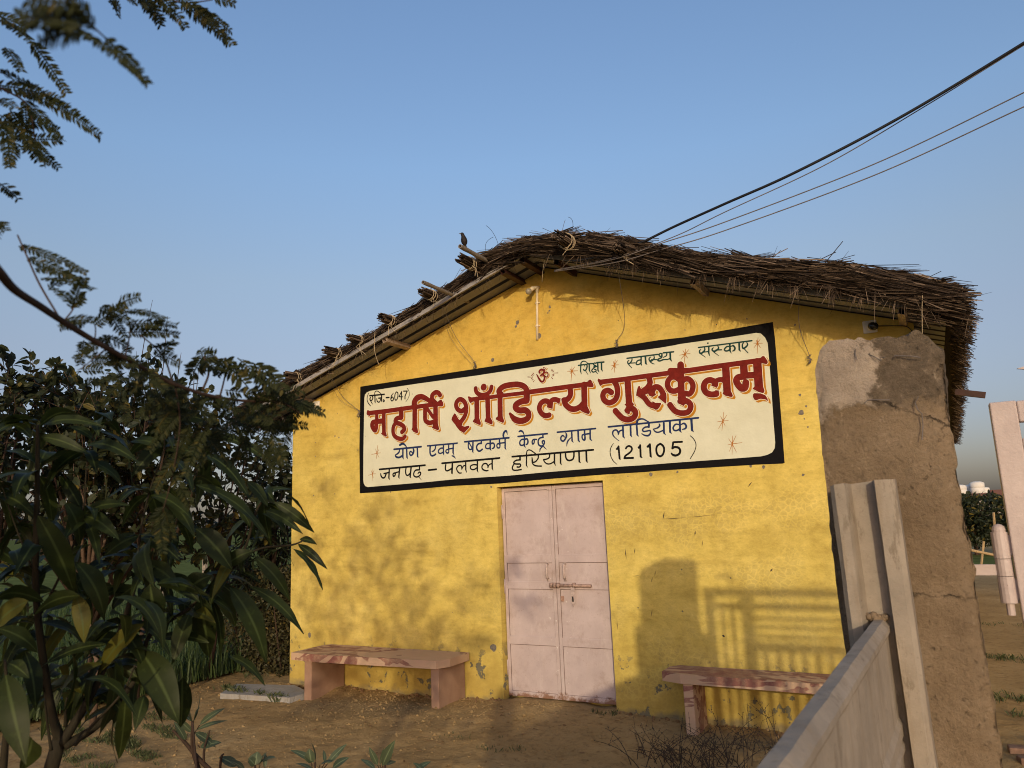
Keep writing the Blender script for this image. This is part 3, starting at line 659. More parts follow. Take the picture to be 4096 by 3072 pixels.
for i, (dx, dz, r) in enumerate(((0.0, 0.015, 0.035), (0.018, 0.04, 0.022), (-0.025, 0.005, 0.02))):
    pass
def cctv(P, label, look):
    P = Vector(P)
    t = thing("security_camera", label, "camera", P, "cameras under the eaves")
    b = MB(); b.box((P.x-0.052, -0.016, P.z-0.052), (P.x+0.052, -0.001, P.z+0.052)); bevel(b.obj("base_plate", MAT['white'], t), 0.008)
    d = Vector(look).normalized(); c = P+Vector((0, -0.016, 0))
    b = MB(); b.lathe([(0.036, -0.004), (0.036, 0.012), (0.022, 0.02), (0.016, 0.03)], c, (0, -1, 0), 18)
    for a in range(4): b.tube([(P.x+0.04*math.cos(a*1.571+.785), -0.018, P.z+0.04*math.sin(a*1.571+.785)), (P.x+0.04*math.cos(a*1.571+.785), -0.0165, P.z+0.04*math.sin(a*1.571+.785))], 0.005, 8)
    b.obj("ball_mount", MAT['white'], t, True)
    s = c+Vector((0, -0.03, 0)); b = MB(); b.lathe([(0.012, -0.02), (0.024, 0.0), (0.026, 0.05), (0.027, 0.07)], s, d, 18); b.obj("housing", MAT['white'], t, True)
    b = MB(); b.lathe([(0.030, 0.055), (0.032, 0.06), (0.032, 0.115), (0.029, 0.118), (0.026, 0.108)], s, d, 18); b.obj("lens_hood", MAT['dark'], t, True)
    return t
c1 = onY(3480, 1308, 0); cctv((c1.x, 0, c1.z), "white security camera with a black hood above the concrete gate pillar", (0.35, -1, -0.30))
c2 = onY(1268, 1622, 0); cctv((c2.x, 0, c2.z), "white security camera behind the feathery branch at the far eave corner", (-0.75, -0.8, 0.10))
def cable(name, label, pts, r, mat, cat="wire", group=None, n=6, seg=14):
    P = [Vector(p) for p in pts]; out = []
    for i in range(len(P)-1):
        p0, p1, p2, p3 = P[max(i-1, 0)], P[i], P[i+1], P[min(i+2, len(P)-1)]
        for k in range(seg):
            t = k/seg; out.append(0.5*((2*p1)+(p2-p0)*t+(2*p0-5*p1+4*p2-p3)*t*t+(3*p1-p0-3*p2+p3)*t**3))
    out.append(P[-1]); b = MB(); b.tube(out, r, n); o = b.obj(name, mat, None, True); tag(o, label, cat, group); return o
cable("camera_lead", "thin black lead from the security camera above the gate pillar to the purlin", [(c1.x+0.02, -0.02, c1.z), onY(3570, 1303, -0.03), onY(3630, 1308, -0.03), onY(3660, 1345, -0.02), onY(3668, 1375, 0.06)], 0.0035, MAT['cable'], "lead", None)
cable("camera_lead", "thin black lead sagging from the far eave corner to its camera", [(c2.x-0.02, -0.02, c2.z-0.01), onY(1215, 1632, -0.03), onY(1180, 1628, -0.02), (XL-0.05, 0.1, c2.z+0.02)], 0.0035, MAT['cable'], "lead", None)

# tie wires from the thatch to hooks in the wall
def hook(P, label):
    P = Vector(P); t = thing("wall_hook", label, "hook", P, "hooks for the tie wires")
    b = MB(); pts = [P+Vector((0.0, 0.0, 0))] + [P+Vector((0.016*math.sin(a)*0.7, -0.022-0.016*(1-math.cos(a)), 0.016*math.sin(a))) for a in np.linspace(-1.2, 4.4, 12)]
    b.tube(pts, 0.0045, 6); b.obj("eye", MAT['wire'], t, True)
    b = MB()
    for k in range(5):
        a0 = rng.uniform(0, 6); q = [P+Vector((rng.gauss(0, .010), -0.03+rng.gauss(0, .006), 0.012+j*0.010+rng.gauss(0, .004)))+Vector((0.009*math.cos(a0+j*1.7), 0, 0.006*math.sin(a0+j*1.7))) for j in range(6)]
        b.tube(q, 0.0016, 4)
    b.obj("twisted_end", MAT['wire'], t)
H = [onY(*q, 0) for q in ((1442, 1662), (1906, 1470), (2473, 1386), (3243, 1449))]
HL = ["iron eye on the short black edge of the sign", "iron eye above the black border, near the middle of the sign", "iron eye over the green word row of the sign", "iron eye on bare yellow wall beside the broken pillar"]
for P, l in zip(H, HL): hook(P, l)
T = [onY(*q, -0.47) for q in ((1305, 1470), (1757, 1190), (2472, 1085), (3205, 1085))]
MIDS = [onY(1365, 1580, -0.12), onY(1822, 1345, -0.14), onY(2499, 1290, -0.09), onY(3196, 1292, -0.16)]
WL = ["slack tie wire falling to the short black edge of the sign", "slack tie wire crossing the sheet edge to the eye above the sign middle", "near upright tie wire hanging over the green word row", "tie wire hanging from the thatch to the eye beside the pillar"]
for a, m, e, l in zip(T, MIDS, H, WL):
    e2 = e+Vector((0, -0.03, 0.05)); cable("tie_wire", l, [a+Vector((0, -0.08, 0.06)), a, m, e2, e+Vector((0, -0.035, 0.0))], 0.0026, MAT['wire'], "wire", "tie wires holding the thatch down", 5)
    off = Vector((0.03, 0, -0.01)); b = MB()
cable("tie_wire", "second thin strand beside the slack wire near the sheet edge", [T[1]+Vector((0.01, 0, 0)), onY(1800, 1345, -0.10), onY(1885, 1455, -0.03)], 0.0017, MAT['wire'], "wire", "tie wires holding the thatch down", 5)
cable("tie_wire", "second thin strand beside the wire at the short sign edge", [T[0]+Vector((0.02, 0, 0)), onY(1352, 1590, -0.10), onY(1430, 1640, -0.03)], 0.0017, MAT['wire'], "wire", "tie wires holding the thatch down", 5)
cable("tie_wire", "straight wire end dangling behind the pillar top", [onY(3690, 1170, -0.62), onY(3688, 1240, -0.62), onY(3689, 1330, -0.62), onY(3689, 1420, -0.60)], 0.0022, MAT['rope'], "wire", None, 5)
cable("hanging_string", "pale string dangling from the roof peak", [onY(2178, 1040, -0.5), onY(2172, 1080, -0.49), onY(2168, 1128, -0.47)], 0.0018, MAT['rope'], "string", None, 5)
cable("hanging_string", "frayed jute string hanging below the fourth bundle end", [onY(1500, 1330, -0.55), onY(1498, 1400, -0.52), onY(1515, 1458, -0.46)], 0.0032, MAT['rope'], "string", None, 5)
cable("hanging_string", "looped wire hanging off the far eave beside the wall edge", [onY(1118, 1640, -0.1), onY(1145, 1720, -0.08), onY(1168, 1780, -0.06), onY(1160, 1782, -0.05), onY(1166, 1765, -0.05), onY(1140, 1690, -0.06), onY(1125, 1640, -0.06)], 0.0025, MAT['wire'], "wire", None, 5)

# overhead service wires
def service(label, near, mids, r, mat):
    pts = [at(*q) for q in near] + [onY(x, y, Y) for x, y, Y in mids]
    cable("overhead_cable", label, pts, r, mat, "cable", "service cables running to the roof peak", 8, 18)
service("thick black service cable sagging down to the thatch peak", [(4700, -210, 4.3), (4096, 172, 4.9), (3600, 470, 5.35), (3180, 690, 5.7), (2900, 815, 6.0)], [(2700, 905, -.62), (2555, 975, -.60), (2430, 1020, -.60), (2290, 1045, -.58)], 0.011, MAT['cable'])
service("thin wire twisted close beneath the thick black cable", [(4700, -190, 4.32), (4096, 180, 4.95), (3700, 425, 5.3), (3300, 660, 5.65), (2900, 848, 6.0)], [(2700, 945, -.64), (2460, 1030, -.63), (2217, 1081, -.46)], 0.004, MAT['wire'])
service("upper one of the two plain grey service wires", [(4700, 70, 4.4), (4096, 370, 5.0), (3500, 655, 5.6), (2900, 888, 6.1)], [(2640, 975, -.66), (2460, 1036, -.64), (2217, 1083, -.46)], 0.0046, MAT['wire'])
service("lower one of the two plain grey service wires", [(4700, 150, 4.4), (4096, 427, 5.0), (3500, 700, 5.6), (2900, 922, 6.1)], [(2640, 1000, -.66), (2460, 1050, -.64), (2217, 1086, -.46)], 0.0046, MAT['wire'])

# ------------------------------------------------------------------ painted sign: brush strokes -> distance field -> contour mesh
TILE = dict(A=(1420,1520), B=(1780,1460), C=(2060,1420), D=(2380,1420), E=(2700,1380), F=(1440,1720), G=(1820,1680), H=(2180,1660), I=(2400,1630), J=(2240,1340), K=(2480,1280), L=(2720,1260), M=(2740,1580))
ZS = 5.53
def wpt(t, x, y):
    P = onY(TILE[t][0]+x/ZS, TILE[t][1]+y/ZS, 0.0); return P.x, P.z
PXM = 1.0/ZS/4096*4096                              # px per tile unit
def scale_at(t, x, y):
    a = wpt(t, x-20, y); b = wpt(t, x+20, y); c = wpt(t, x, y-20); d = wpt(t, x, y+20)
    return (math.hypot(a[0]-b[0], a[1]-b[1])/40 + math.hypot(c[0]-d[0], c[1]-d[1])/40)/2
def parse(spec):
    """lines 'tile kind width: x,y[,w] ...'; kind s smooth, l straight, p polygon, c disc"""
    caps, polys = [], []
    for ln in spec.strip().splitlines():
        ln = ln.strip()
        if not ln: continue
        head, body = ln.split(':'); hs = head.split(); t, k = hs[0], hs[1]; w = float(hs[2]) if len(hs) > 2 else 0
        pts = []
        for tok in body.split():
            v = [float(q) for q in tok.split(',')]; pts.append((v[0], v[1], v[2] if len(v) > 2 else w))
        if k == 'p':
            polys.append([wpt(t, x, y) for x, y, _ in pts]); continue
        if k == 'r':                                 # rays: pairs x0,y0 x1,y1
            for a, b in zip(pts[::2], pts[1::2]):
                A, B = wpt(t, a[0], a[1]), wpt(t, b[0], b[1]); s = scale_at(t, a[0], a[1]); caps.append((A, B, w*s/2, w*s/4))
            continue
        if k == 's' and len(pts) > 2:
            q = []
            for i in range(len(pts)-1):
                p0, p1, p2, p3 = [np.array(pts[j]) for j in (max(i-1, 0), i, i+1, min(i+2, len(pts)-1))]
                for j in range(6):
                    u = j/6; q.append(0.5*((2*p1)+(p2-p0)*u+(2*p0-5*p1+4*p2-p3)*u*u+(3*p1-p0-3*p2+p3)*u**3))
            q.append(np.array(pts[-1])); pts = q
        if k == 'c':
            x, y, _ = pts[0]; r = pts[0][2]; s = scale_at(t, x, y); A = wpt(t, x, y); caps.append((A, A, r*s, r*s)); continue
        for a, b in zip(pts, pts[1:]):
            s = scale_at(t, a[0], a[1]); caps.append((wpt(t, a[0], a[1]), wpt(t, b[0], b[1]), max(a[2], 2)*s/2, max(b[2], 2)*s/2))
    return caps, polys
def field(caps, polys, cell, pad):
    xs = [p for c in caps for p in (c[0][0], c[1][0])]+[p[0] for q in polys for p in q]
    zs = [p for c in caps for p in (c[0][1], c[1][1])]+[p[1] for q in polys for p in q]
    x0, x1, z0, z1 = min(xs)-pad, max(xs)+pad, min(zs)-pad, max(zs)+pad
    nx, nz = int((x1-x0)/cell)+2, int((z1-z0)/cell)+2
    D = np.full((nz, nx), 1.0)
    def sub(ax, bx, az, bz, m):
        i0, i1 = max(int((min(ax, bx)-m-x0)/cell), 0), min(int((max(ax, bx)+m-x0)/cell)+2, nx)
        j0, j1 = max(int((min(az, bz)-m-z0)/cell), 0), min(int((max(az, bz)+m-z0)/cell)+2, nz)
        X, Z = np.meshgrid(x0+cell*np.arange(i0, i1), z0+cell*np.arange(j0, j1)); return (slice(j0, j1), slice(i0, i1)), X, Z
    for (a, b, ra, rb) in caps:
        sl, X, Z = sub(a[0], b[0], a[1], b[1], max(ra, rb)+pad)
        dx, dz = b[0]-a[0], b[1]-a[1]; L2 = dx*dx+dz*dz
        t = np.clip(((X-a[0])*dx+(Z-a[1])*dz)/L2, 0, 1) if L2 > 1e-12 else np.zeros_like(X)
        d = np.hypot(X-a[0]-t*dx, Z-a[1]-t*dz)-(ra+(rb-ra)*t); D[sl] = np.minimum(D[sl], d)
    for q in polys:
        sl, X, Z = sub(min(p[0] for p in q), max(p[0] for p in q), min(p[1] for p in q), max(p[1] for p in q), pad)
        d = np.full(X.shape, 9.0); ins = np.zeros(X.shape, bool)
        for (ax, az), (bx, bz) in zip(q, q[1:]+q[:1]):
            dx, dz = bx-ax, bz-az; L2 = dx*dx+dz*dz+1e-12; t = np.clip(((X-ax)*dx+(Z-az)*dz)/L2, 0, 1)
            d = np.minimum(d, np.hypot(X-ax-t*dx, Z-az-t*dz))
            cr = (az > Z) != (bz > Z); ins ^= cr & (X < (bx-ax)*(Z-az)/(bz-az+1e-15)+ax)
        D[sl] = np.minimum(D[sl], np.where(ins, -d, d))
    return D, x0, z0
def contour(D, x0, z0, cell, y, iso=0.0, off=(0, 0)):
    """filled region D < iso as a mesh on the wall, edges interpolated"""
    V = D-iso; b = MB(); idx = {}
    def vert(key, x, z):
        if key not in idx: idx[key] = len(b.v); b.v.append((x0+off[0]+x*cell, y, z0+off[1]+z*cell))
        return idx[key]
    nz, nx = V.shape; ins = V < 0
    cnt = ins[:-1, :-1].astype(int)+ins[:-1, 1:]+ins[1:, 1:]+ins[1:, :-1]
    for j in range(nz-1):
        row = cnt[j]; nzc = np.nonzero(row)[0]; k = 0
        while k < len(nzc):
            i = int(nzc[k])
            if row[i] == 4:
                e = i
                while e+1 < nx-1 and row[e+1] == 4: e += 1; k += 1
                b.f.append((vert((i, j), i, j), vert((e+1, j), e+1, j), vert((e+1, j+1), e+1, j+1), vert((i, j+1), i, j+1)))
            else:
                cs = ((i, j), (i+1, j), (i+1, j+1), (i, j+1)); poly = []
                for q in range(4):
                    (xa, za), (xb, zb) = cs[q], cs[(q+1) % 4]; va, vb = V[za, xa], V[zb, xb]
                    if va < 0: poly.append(vert((xa, za), xa, za))
                    if (va < 0) != (vb < 0):
                        t = va/(va-vb); kk = ('e',)+tuple(sorted(((xa, za), (xb, zb))))
                        poly.append(vert(kk, xa+(xb-xa)*t, za+(zb-za)*t))
                if len(poly) >= 3: b.f.append(tuple(poly))
            k += 1
    return b
sign = thing("painted_sign", "cream painted wall sign with black border and red Devanagari lettering above the door", "sign", (0, 0, 2.6))
def flat(name, spec, mat, y, parent=sign, cell=0.004, iso=0.0):
    caps, polys = parse(spec); D, x0, z0 = field(caps, polys, cell, 0.03)
    return contour(D, x0, z0, cell, y, iso).obj(name, mat, parent)
outer = [('A',120,148),('C',1100,0),('J',2212,110),('K',1400,385),('L',2055,155),('L',2100,500),('M',2090,0),('M',2150,760),('M',2205,1500),('M',2165,1517),('M',1600,1540),('I',1400,1390),('H',2212,1262),('H',1300,1318),('H',100,1415),('G',1000,1405),('G',0,1455),('F',1800,1258),('F',800,1350),('F',0,1400),('A',100,1500),('A',112,800)]
inner = [('A',212,400),('A',225,325),('A',265,275),('A',345,240),('A',1400,80),('B',700,235),('C',0,325),('C',1100,168),('J',1150,432),('J',2212,285),('K',1200,562),('L',0,645),('L',1000,505),('L',1690,397),('L',1790,412),('L',1880,495),('L',1940,620),('L',1965,900),('L',2015,1500),('M',1935,200),('M',1965,650),('M',1998,1050),('M',1985,1180),('M',1930,1270),('M',1820,1325),('M',1680,1358),('M',1300,1388),('M',0,1482),('I',900,1280),('I',0,1335),('H',700,1210),('H',0,1268),('G',1200,1230),('G',0,1310),('F',1500,1150),('F',180,1262),('F',120,1240),('F',88,1180),('F',78,1100),('A',190,1659),('A',203,900)]
b = MB(); b.poly([(p[0], -0.0025, p[1]) for p in (wpt(*q) for q in outer)]); bo = b.obj("border", MAT['black'], sign)
b = MB(); b.poly([(p[0], -0.0042, p[1]) for p in (wpt(*q) for q in inner)]); b.obj("panel", MAT['cream'], sign)
HEADING = """
A l 88: 305,735 700,690 1200,618 1890,525
A p: 272,690 290,662 330,680 430,685 440,762 360,770 325,805 300,780
A p: 1840,480 1890,440 1925,440 1960,500 1968,560 1930,592 1850,585
A l 84: 490,740 490,900
A s 96: 500,925 410,935 388,1000 415,1075 455,1112 478,1060 482,960
A l 104: 490,918 640,908
A l 94: 646,700 650,1180
A p: 598,1170 700,1160 718,1240 690,1257 620,1215 583,1187
A l 112: 1032,650 1035,800
A s 94: 1040,832 950,845 905,890 920,945 1010,975 1085,1030 1098,1100 1050,1150
A s 88: 905,950 860,1040 852,1140 880,1230 960,1290 1060,1300 1115,1250
A l 114: 1332,600 1330,1090
A p: 1280,1050 1390,1050 1410,1150 1385,1187 1330,1160 1258,1100
A s 120: 1325,580,130 1325,490,130 1380,405,130 1470,372,116 1560,400,104 1660,465,90 1750,530,80
A s 98: 1790,510 1722,430 1718,340 1785,278 1850,285 1890,335
A s 96: 1560,620 1560,850 1585,915 1660,950 1750,925
A l 76: 1610,640 1735,820
A l 112: 1790,560 1795,1000
A p: 1738,980 1850,980 1874,1080 1850,1117 1790,1095 1710,1062
B s 98: 440,975 380,1022 300,990 256,910 266,825 330,762 400,780 455,845 480,950 470,1060 425,1170 350,1270
B p: 215,1068 250,1090 320,1220 330,1330 215,1300 150,1215 165,1160
B p: 300,1180 400,1300 380,1340 440,1365 545,1340 547,1382 430,1507 330,1450 250,1350 200,1250
B l 82: 565,764 900,728 1300,675 1750,622 2212,553
B p: 510,700 540,692 590,715 690,720 690,812 625,812 575,850 545,812
B l 114: 710,760 715,1220
B p: 660,1190 770,1180 805,1280 795,1332 740,1318 620,1260 630,1232
B l 114: 950,740 965,1200
B p: 905,1180 1020,1170 1064,1250 1060,1322 1000,1305 880,1250
B s 94: 688,520 700,590 760,648 850,666 945,638 1010,575 1037,485
B c: 865,492,72
B l 120: 1226,700 1230,1150
B p: 1170,1140 1285,1130 1320,1240 1300,1287 1240,1265 1128,1205 1140,1165
B s 122: 1250,650 1200,580 1290,485 1450,442 1620,432 1750,472 1815,555 1815,660
B l 150: 1815,580 1815,770
B s 132: 1820,790 1690,812 1580,880 1575,955 1660,1005 1790,1005 1860,1085 1825,1190 1690,1238 1550,1200 1447,1080,60
C l 104: 350,818 700,771 1100,716 1640,645
C p: 1590,610 1650,548 1690,548 1747,660 1747,700 1720,717 1600,705
C s 114: 765,1330 680,1345 595,1290 547,1190 572,1085 650,1022 740,1035 785,1110
C p: 712,1160 730,1040 855,1040 840,1197
C s 106: 790,1065 830,1000 900,985 965,1005
C p: 900,940 1022,962 992,1090 930,1060
C s 122: 1225,740 1238,860 1200,950 1130,1000 1065,985,70
C s 126: 1095,1000 1130,1100 1230,1185 1340,1198 1450,1145 1520,1070
C l 136: 1535,660 1547,1150
C p: 1475,1160 1620,1150 1670,1260 1640,1310 1560,1290 1453,1235
D l 106: 140,598 600,545 1200,460 1800,380 2212,328
D p: 62,560 80,520 130,545 240,540 240,642 175,655 130,692 105,660
D s 126: 440,600 492,700 505,850 455,990 330,1058 222,1010 182,905 215,815 300,788 370,830
D l 144: 726,560 760,1070
D p: 655,1085 850,1050 872,1110 790,1155 700,1145
D s 132: 740,1195 820,1185 885,1235 900,1310 855,1390 740,1430 620,1400 520,1310 460,1240
D p: 660,1200 720,1140 830,1150 880,1230 790,1250 770,1318 690,1290 655,1240
D s 128: 1200,500 1225,620 1170,720 1080,790
D p: 975,680 1000,690 1020,745 1080,740 1200,740 1250,850 1170,860 1000,930 913,900 930,800 950,720
D s 118: 990,870 1100,950 1200,1080 1310,1130 1385,1130
D p: 1280,1020 1340,1060 1462,1060 1472,1090 1400,1202 1350,1217 1250,1160
D s 124: 1285,790 1330,712 1415,720 1485,800 1520,900
D p: 1390,930 1460,880 1580,830 1590,930 1582,1082 1550,1065 1450,985
D p: 1180,850 1220,700 1320,740 1330,830 1360,880 1280,932 1200,900
E s 124: 90,760 0,708 -100,735 -155,825 -150,925 -90,1005 0,1022 90,985
E l 150: 130,440 148,1150
E s 124: 165,800 260,748 345,785 400,880 388,1005 325,1085 245,1070
E p: 60,1165 80,1125 240,1120 250,1170 180,1240 80,1225
E s 128: 120,1245 200,1232 285,1250 348,1320 345,1410 280,1490 150,1508 20,1470 -60,1390 -105,1325
E p: 75,1250 100,1190 200,1190 300,1210 330,1280 225,1315 200,1352 130,1320
E l 118: -100,566 300,568 300,568
E l 116: 0,606 300,568 1000,465 1900,343
E s 136: 920,1085 800,1095 692,1050 642,945 670,835 755,778 850,800 895,860
E s 112: 880,850 930,790 1010,765 1080,785 1120,840
E p: 805,900 830,820 955,820 960,900 930,952
E p: 860,1040 900,1002 977,1005 975,1100 930,1152 860,1165
E l 166: 1125,480 1160,1050
E p: 1075,1030 1250,1030 1287,1120 1270,1152 1210,1147 1053,1087
E l 166: 1522,430 1535,650
E s 148: 1510,700 1400,722 1362,790 1400,880 1480,962 1555,945 1570,830
E l 146: 1550,678 1800,665
E l 186: 1822,380 1858,920
E p: 1760,920 1955,920 1987,1020 1960,1072 1850,1040 1718,970
E p: 1890,290 1940,245 1980,250 2052,350 2057,400 2030,427 1910,405
E p: 1730,1090 1760,1066 1900,1072 2000,1112 2050,1180 2062,1250 2010,1208 1900,1192 1800,1227 1760,1212 1728,1150
"""
OM = """
C s 46: 552,392 550,355 590,328 650,345 638,405 585,448,30
C s 42: 570,462,30 630,440 662,495 642,570 595,592 545,535 490,435,24
C s 26: 640,420 690,380 728,395 738,450 705,490 670,465
C s 18: 600,292,8 625,325 665,322 705,285,10
C c: 647,285,18
"""
def raised(name, spec, cell, d1, d2, grow):
    caps, polys = parse(spec); D, x0, z0 = field(caps, polys, cell, 0.05)
    top = contour(D, x0, z0, cell, -0.0085).obj(name, MAT['red'], sign)
    contour(D, x0, z0, cell, -0.0055, grow[0], d1).obj("letter_shadow", MAT['orange'], top)
    contour(D, x0, z0, cell, -0.0070, grow[1], (0, 0)).obj("letter_outline", MAT['gap'], top)
raised("heading_lettering", HEADING, 0.0035, (0.0170, -0.0175), None, (0.0040, 0.0050))
raised("om_symbol", OM, 0.0025, (0.009, -0.009), None, (0.001, 0.003))
RAYS = """
C r 16: 288,487 402,493 405,400 430,430 385,425 415,455 370,450 398,475 365,525 395,510 385,555 415,535 410,590 438,565 825,315 806,360 842,335 825,370 862,355 840,385 955,398 850,402 868,430 825,440 865,452 820,472 838,525 806,495
"""
rt = RAYS.split(":")[1].split()
for a_, b_ in zip(rt[::2], rt[1::2]): flat("ray", f"C r 16: {a_} {b_}", MAT['red'], -0.0055, cell=0.0025)
REG = """
A s 12: 312,288,8 282,360 276,440 300,510,16 352,575,10
A l 26: 332,349 655,317
A s 22: 394,362 402,400 385,440 360,462 345,450 338,415 350,390
A s 14: 355,466 375,505 402,540,6
A l 24: 447,345 450,480 458,510,6
A s 14: 447,340 442,290 460,258 490,244 530,262 590,312,8
A s 18: 488,410,12 492,450 510,482 535,492 560,470 568,430 555,408
A l 20: 525,402 600,394
A l 24: 595,335 594,460 602,490,6
A s 17: 640,436 656,455 650,480 634,480 628,460 640,436
A l 26: 697,392 760,388
A s 19: 858,290,8 820,340 800,400 806,450 830,463 855,440 853,398 835,378 808,410
A s 19: 920,265 895,310 886,380 895,435 915,448 940,420 956,350 952,285 920,265
A l 20: 1040,255 1030,440
A l 17: 1040,252 978,370 1058,374
A l 21: 1082,248 1162,246 1112,360 1113,420
A s 8: 1165,188,10 1200,250 1208,330 1180,410 1128,487,5
"""
flat("registration_lettering", REG, MAT['ink'], -0.0056, cell=0.0028, iso=0.001)
BLUE = """
F l 32: 760,428 1360,370
F s 34: 890,332,40 950,302,42 1000,330,30 1040,385,14
F s 30: 880,440,20 870,490 830,530 785,553,14
F s 34: 787,558,16 802,590 850,608 900,598 950,562
F l 32: 955,430 955,600 970,648,5
F l 32: 1038,400 1045,600 1065,640,5
F s 28: 1175,400,14 1195,450,36 1180,520,36 1140,562 1110,540 1108,495 1130,475 1160,500,16
F l 32: 1275,390 1280,585 1298,605,8
F l 28: 1498,352 2158,292
F s 32: 1560,360 1555,440 1560,520 1590,568 1640,562 1680,535
F s 28: 1680,345 1668,420 1635,462 1600,474,18
F s 26: 1850,402 1790,405 1745,450 1745,500 1790,518 1850,488
F l 30: 1850,330 1855,520 1862,555,5
F l 28: 1968,315 1968,440
F s 24: 1968,430 1920,440 1905,475 1930,508,30 1965,500 1970,440
F l 26: 1968,420 2075,405
F l 32: 2070,305 2065,500 2085,550,6
F s 24: 2040,572,18 2080,585,28 2122,632,4
G l 32: 222,482 1198,393
G s 26: 305,490 300,560 310,630 350,655 400,620
G l 22: 315,500 390,630
G l 32: 405,480 398,690 412,730,6
G l 30: 588,470 588,518
G s 32: 590,515 520,532 485,592 500,660 550,690 610,648
G s 26: 780,520 720,522 685,570 690,618 740,635 785,608
G l 34: 785,450 785,640 808,678,6
G s 30: 790,525 850,512 880,560 865,615 828,634,20
G l 30: 990,430 990,540
G s 26: 990,522 945,532 932,580 955,618 995,608 1000,540
G l 26: 990,515 1110,500
G l 30: 1115,400 1115,620 1138,660,6
G s 36: 1085,398,30 1075,330,40 1100,262,40 1142,246,34 1165,325,6
G l 32: 1402,365 2046,303
G s 30: 1425,255,30 1465,240,34 1510,270,28 1540,350,10
G s 28: 1540,432 1480,432 1440,490 1450,550 1500,560 1545,528
G l 32: 1540,380 1540,570 1565,612,6
G s 32: 1550,432 1600,420 1620,480 1605,528 1575,545,14
G s 26: 1810,430 1740,432 1712,480 1725,530,30 1755,508 1760,460
G l 30: 1950,320 1950,372
G s 30: 1955,385 1880,402 1845,470 1860,550 1920,578 1970,540 1985,480 1960,455 1935,485 1950,530,14
G l 26: 1950,575 1890,640 1880,700,10
G l 22: 1960,582 2028,650,8
H l 30: 278,382 1123,300
H s 28: 462,392,12 480,440,36 465,510,36 410,580,34 360,550 360,490 400,455 440,490,14
H l 32: 595,370 605,570 635,608,6
H s 26: 590,495,12 540,540,24 500,600,28 485,690,10
H l 36: 737,355 745,560 780,605,6
H l 32: 880,340 880,450
H s 28: 885,432 835,442 826,500 850,548 885,545,38 890,460
H l 30: 880,430 1000,410
H l 32: 1003,320 1005,530 1045,572,6
I l 34: 190,430 2180,229
I s 30: 430,742,8 350,680,14 300,620,24 285,560 310,510 370,500 405,550 410,595,20
I s 28: 415,580 440,522 500,500
I l 36: 512,420 520,640 553,683,6
I l 36: 680,400 685,610 715,655,6
I l 36: 815,390 830,600 860,640,6
I s 36: 822,370,44 832,292,44 880,260,34 960,256,28 1050,305,22 1100,328,16
I l 40: 1085,355 1085,432
I s 30: 1090,428 1000,438 946,490 972,530 1040,522 1110,512 1118,570 1070,622,36 980,612,26 925,575,10
I s 30: 1310,360,16 1325,400,34 1280,450 1182,480,18
I s 28: 1190,490,18 1230,535 1300,548 1400,508
I l 38: 1415,345 1420,560 1455,605,6
I l 40: 1550,320 1555,540 1590,578,6
I s 32: 1760,382,20 1680,372 1625,440 1640,500 1700,510 1760,478
I l 40: 1768,290 1775,510 1805,555,6
I s 36: 1790,382,16 1860,352 1908,400 1898,460 1830,485,20
I l 46: 2025,260 2040,500 2075,540,6
"""
flat("village_lettering", BLUE, MAT['blue'], -0.0056, cell=0.0032, iso=0.0012)
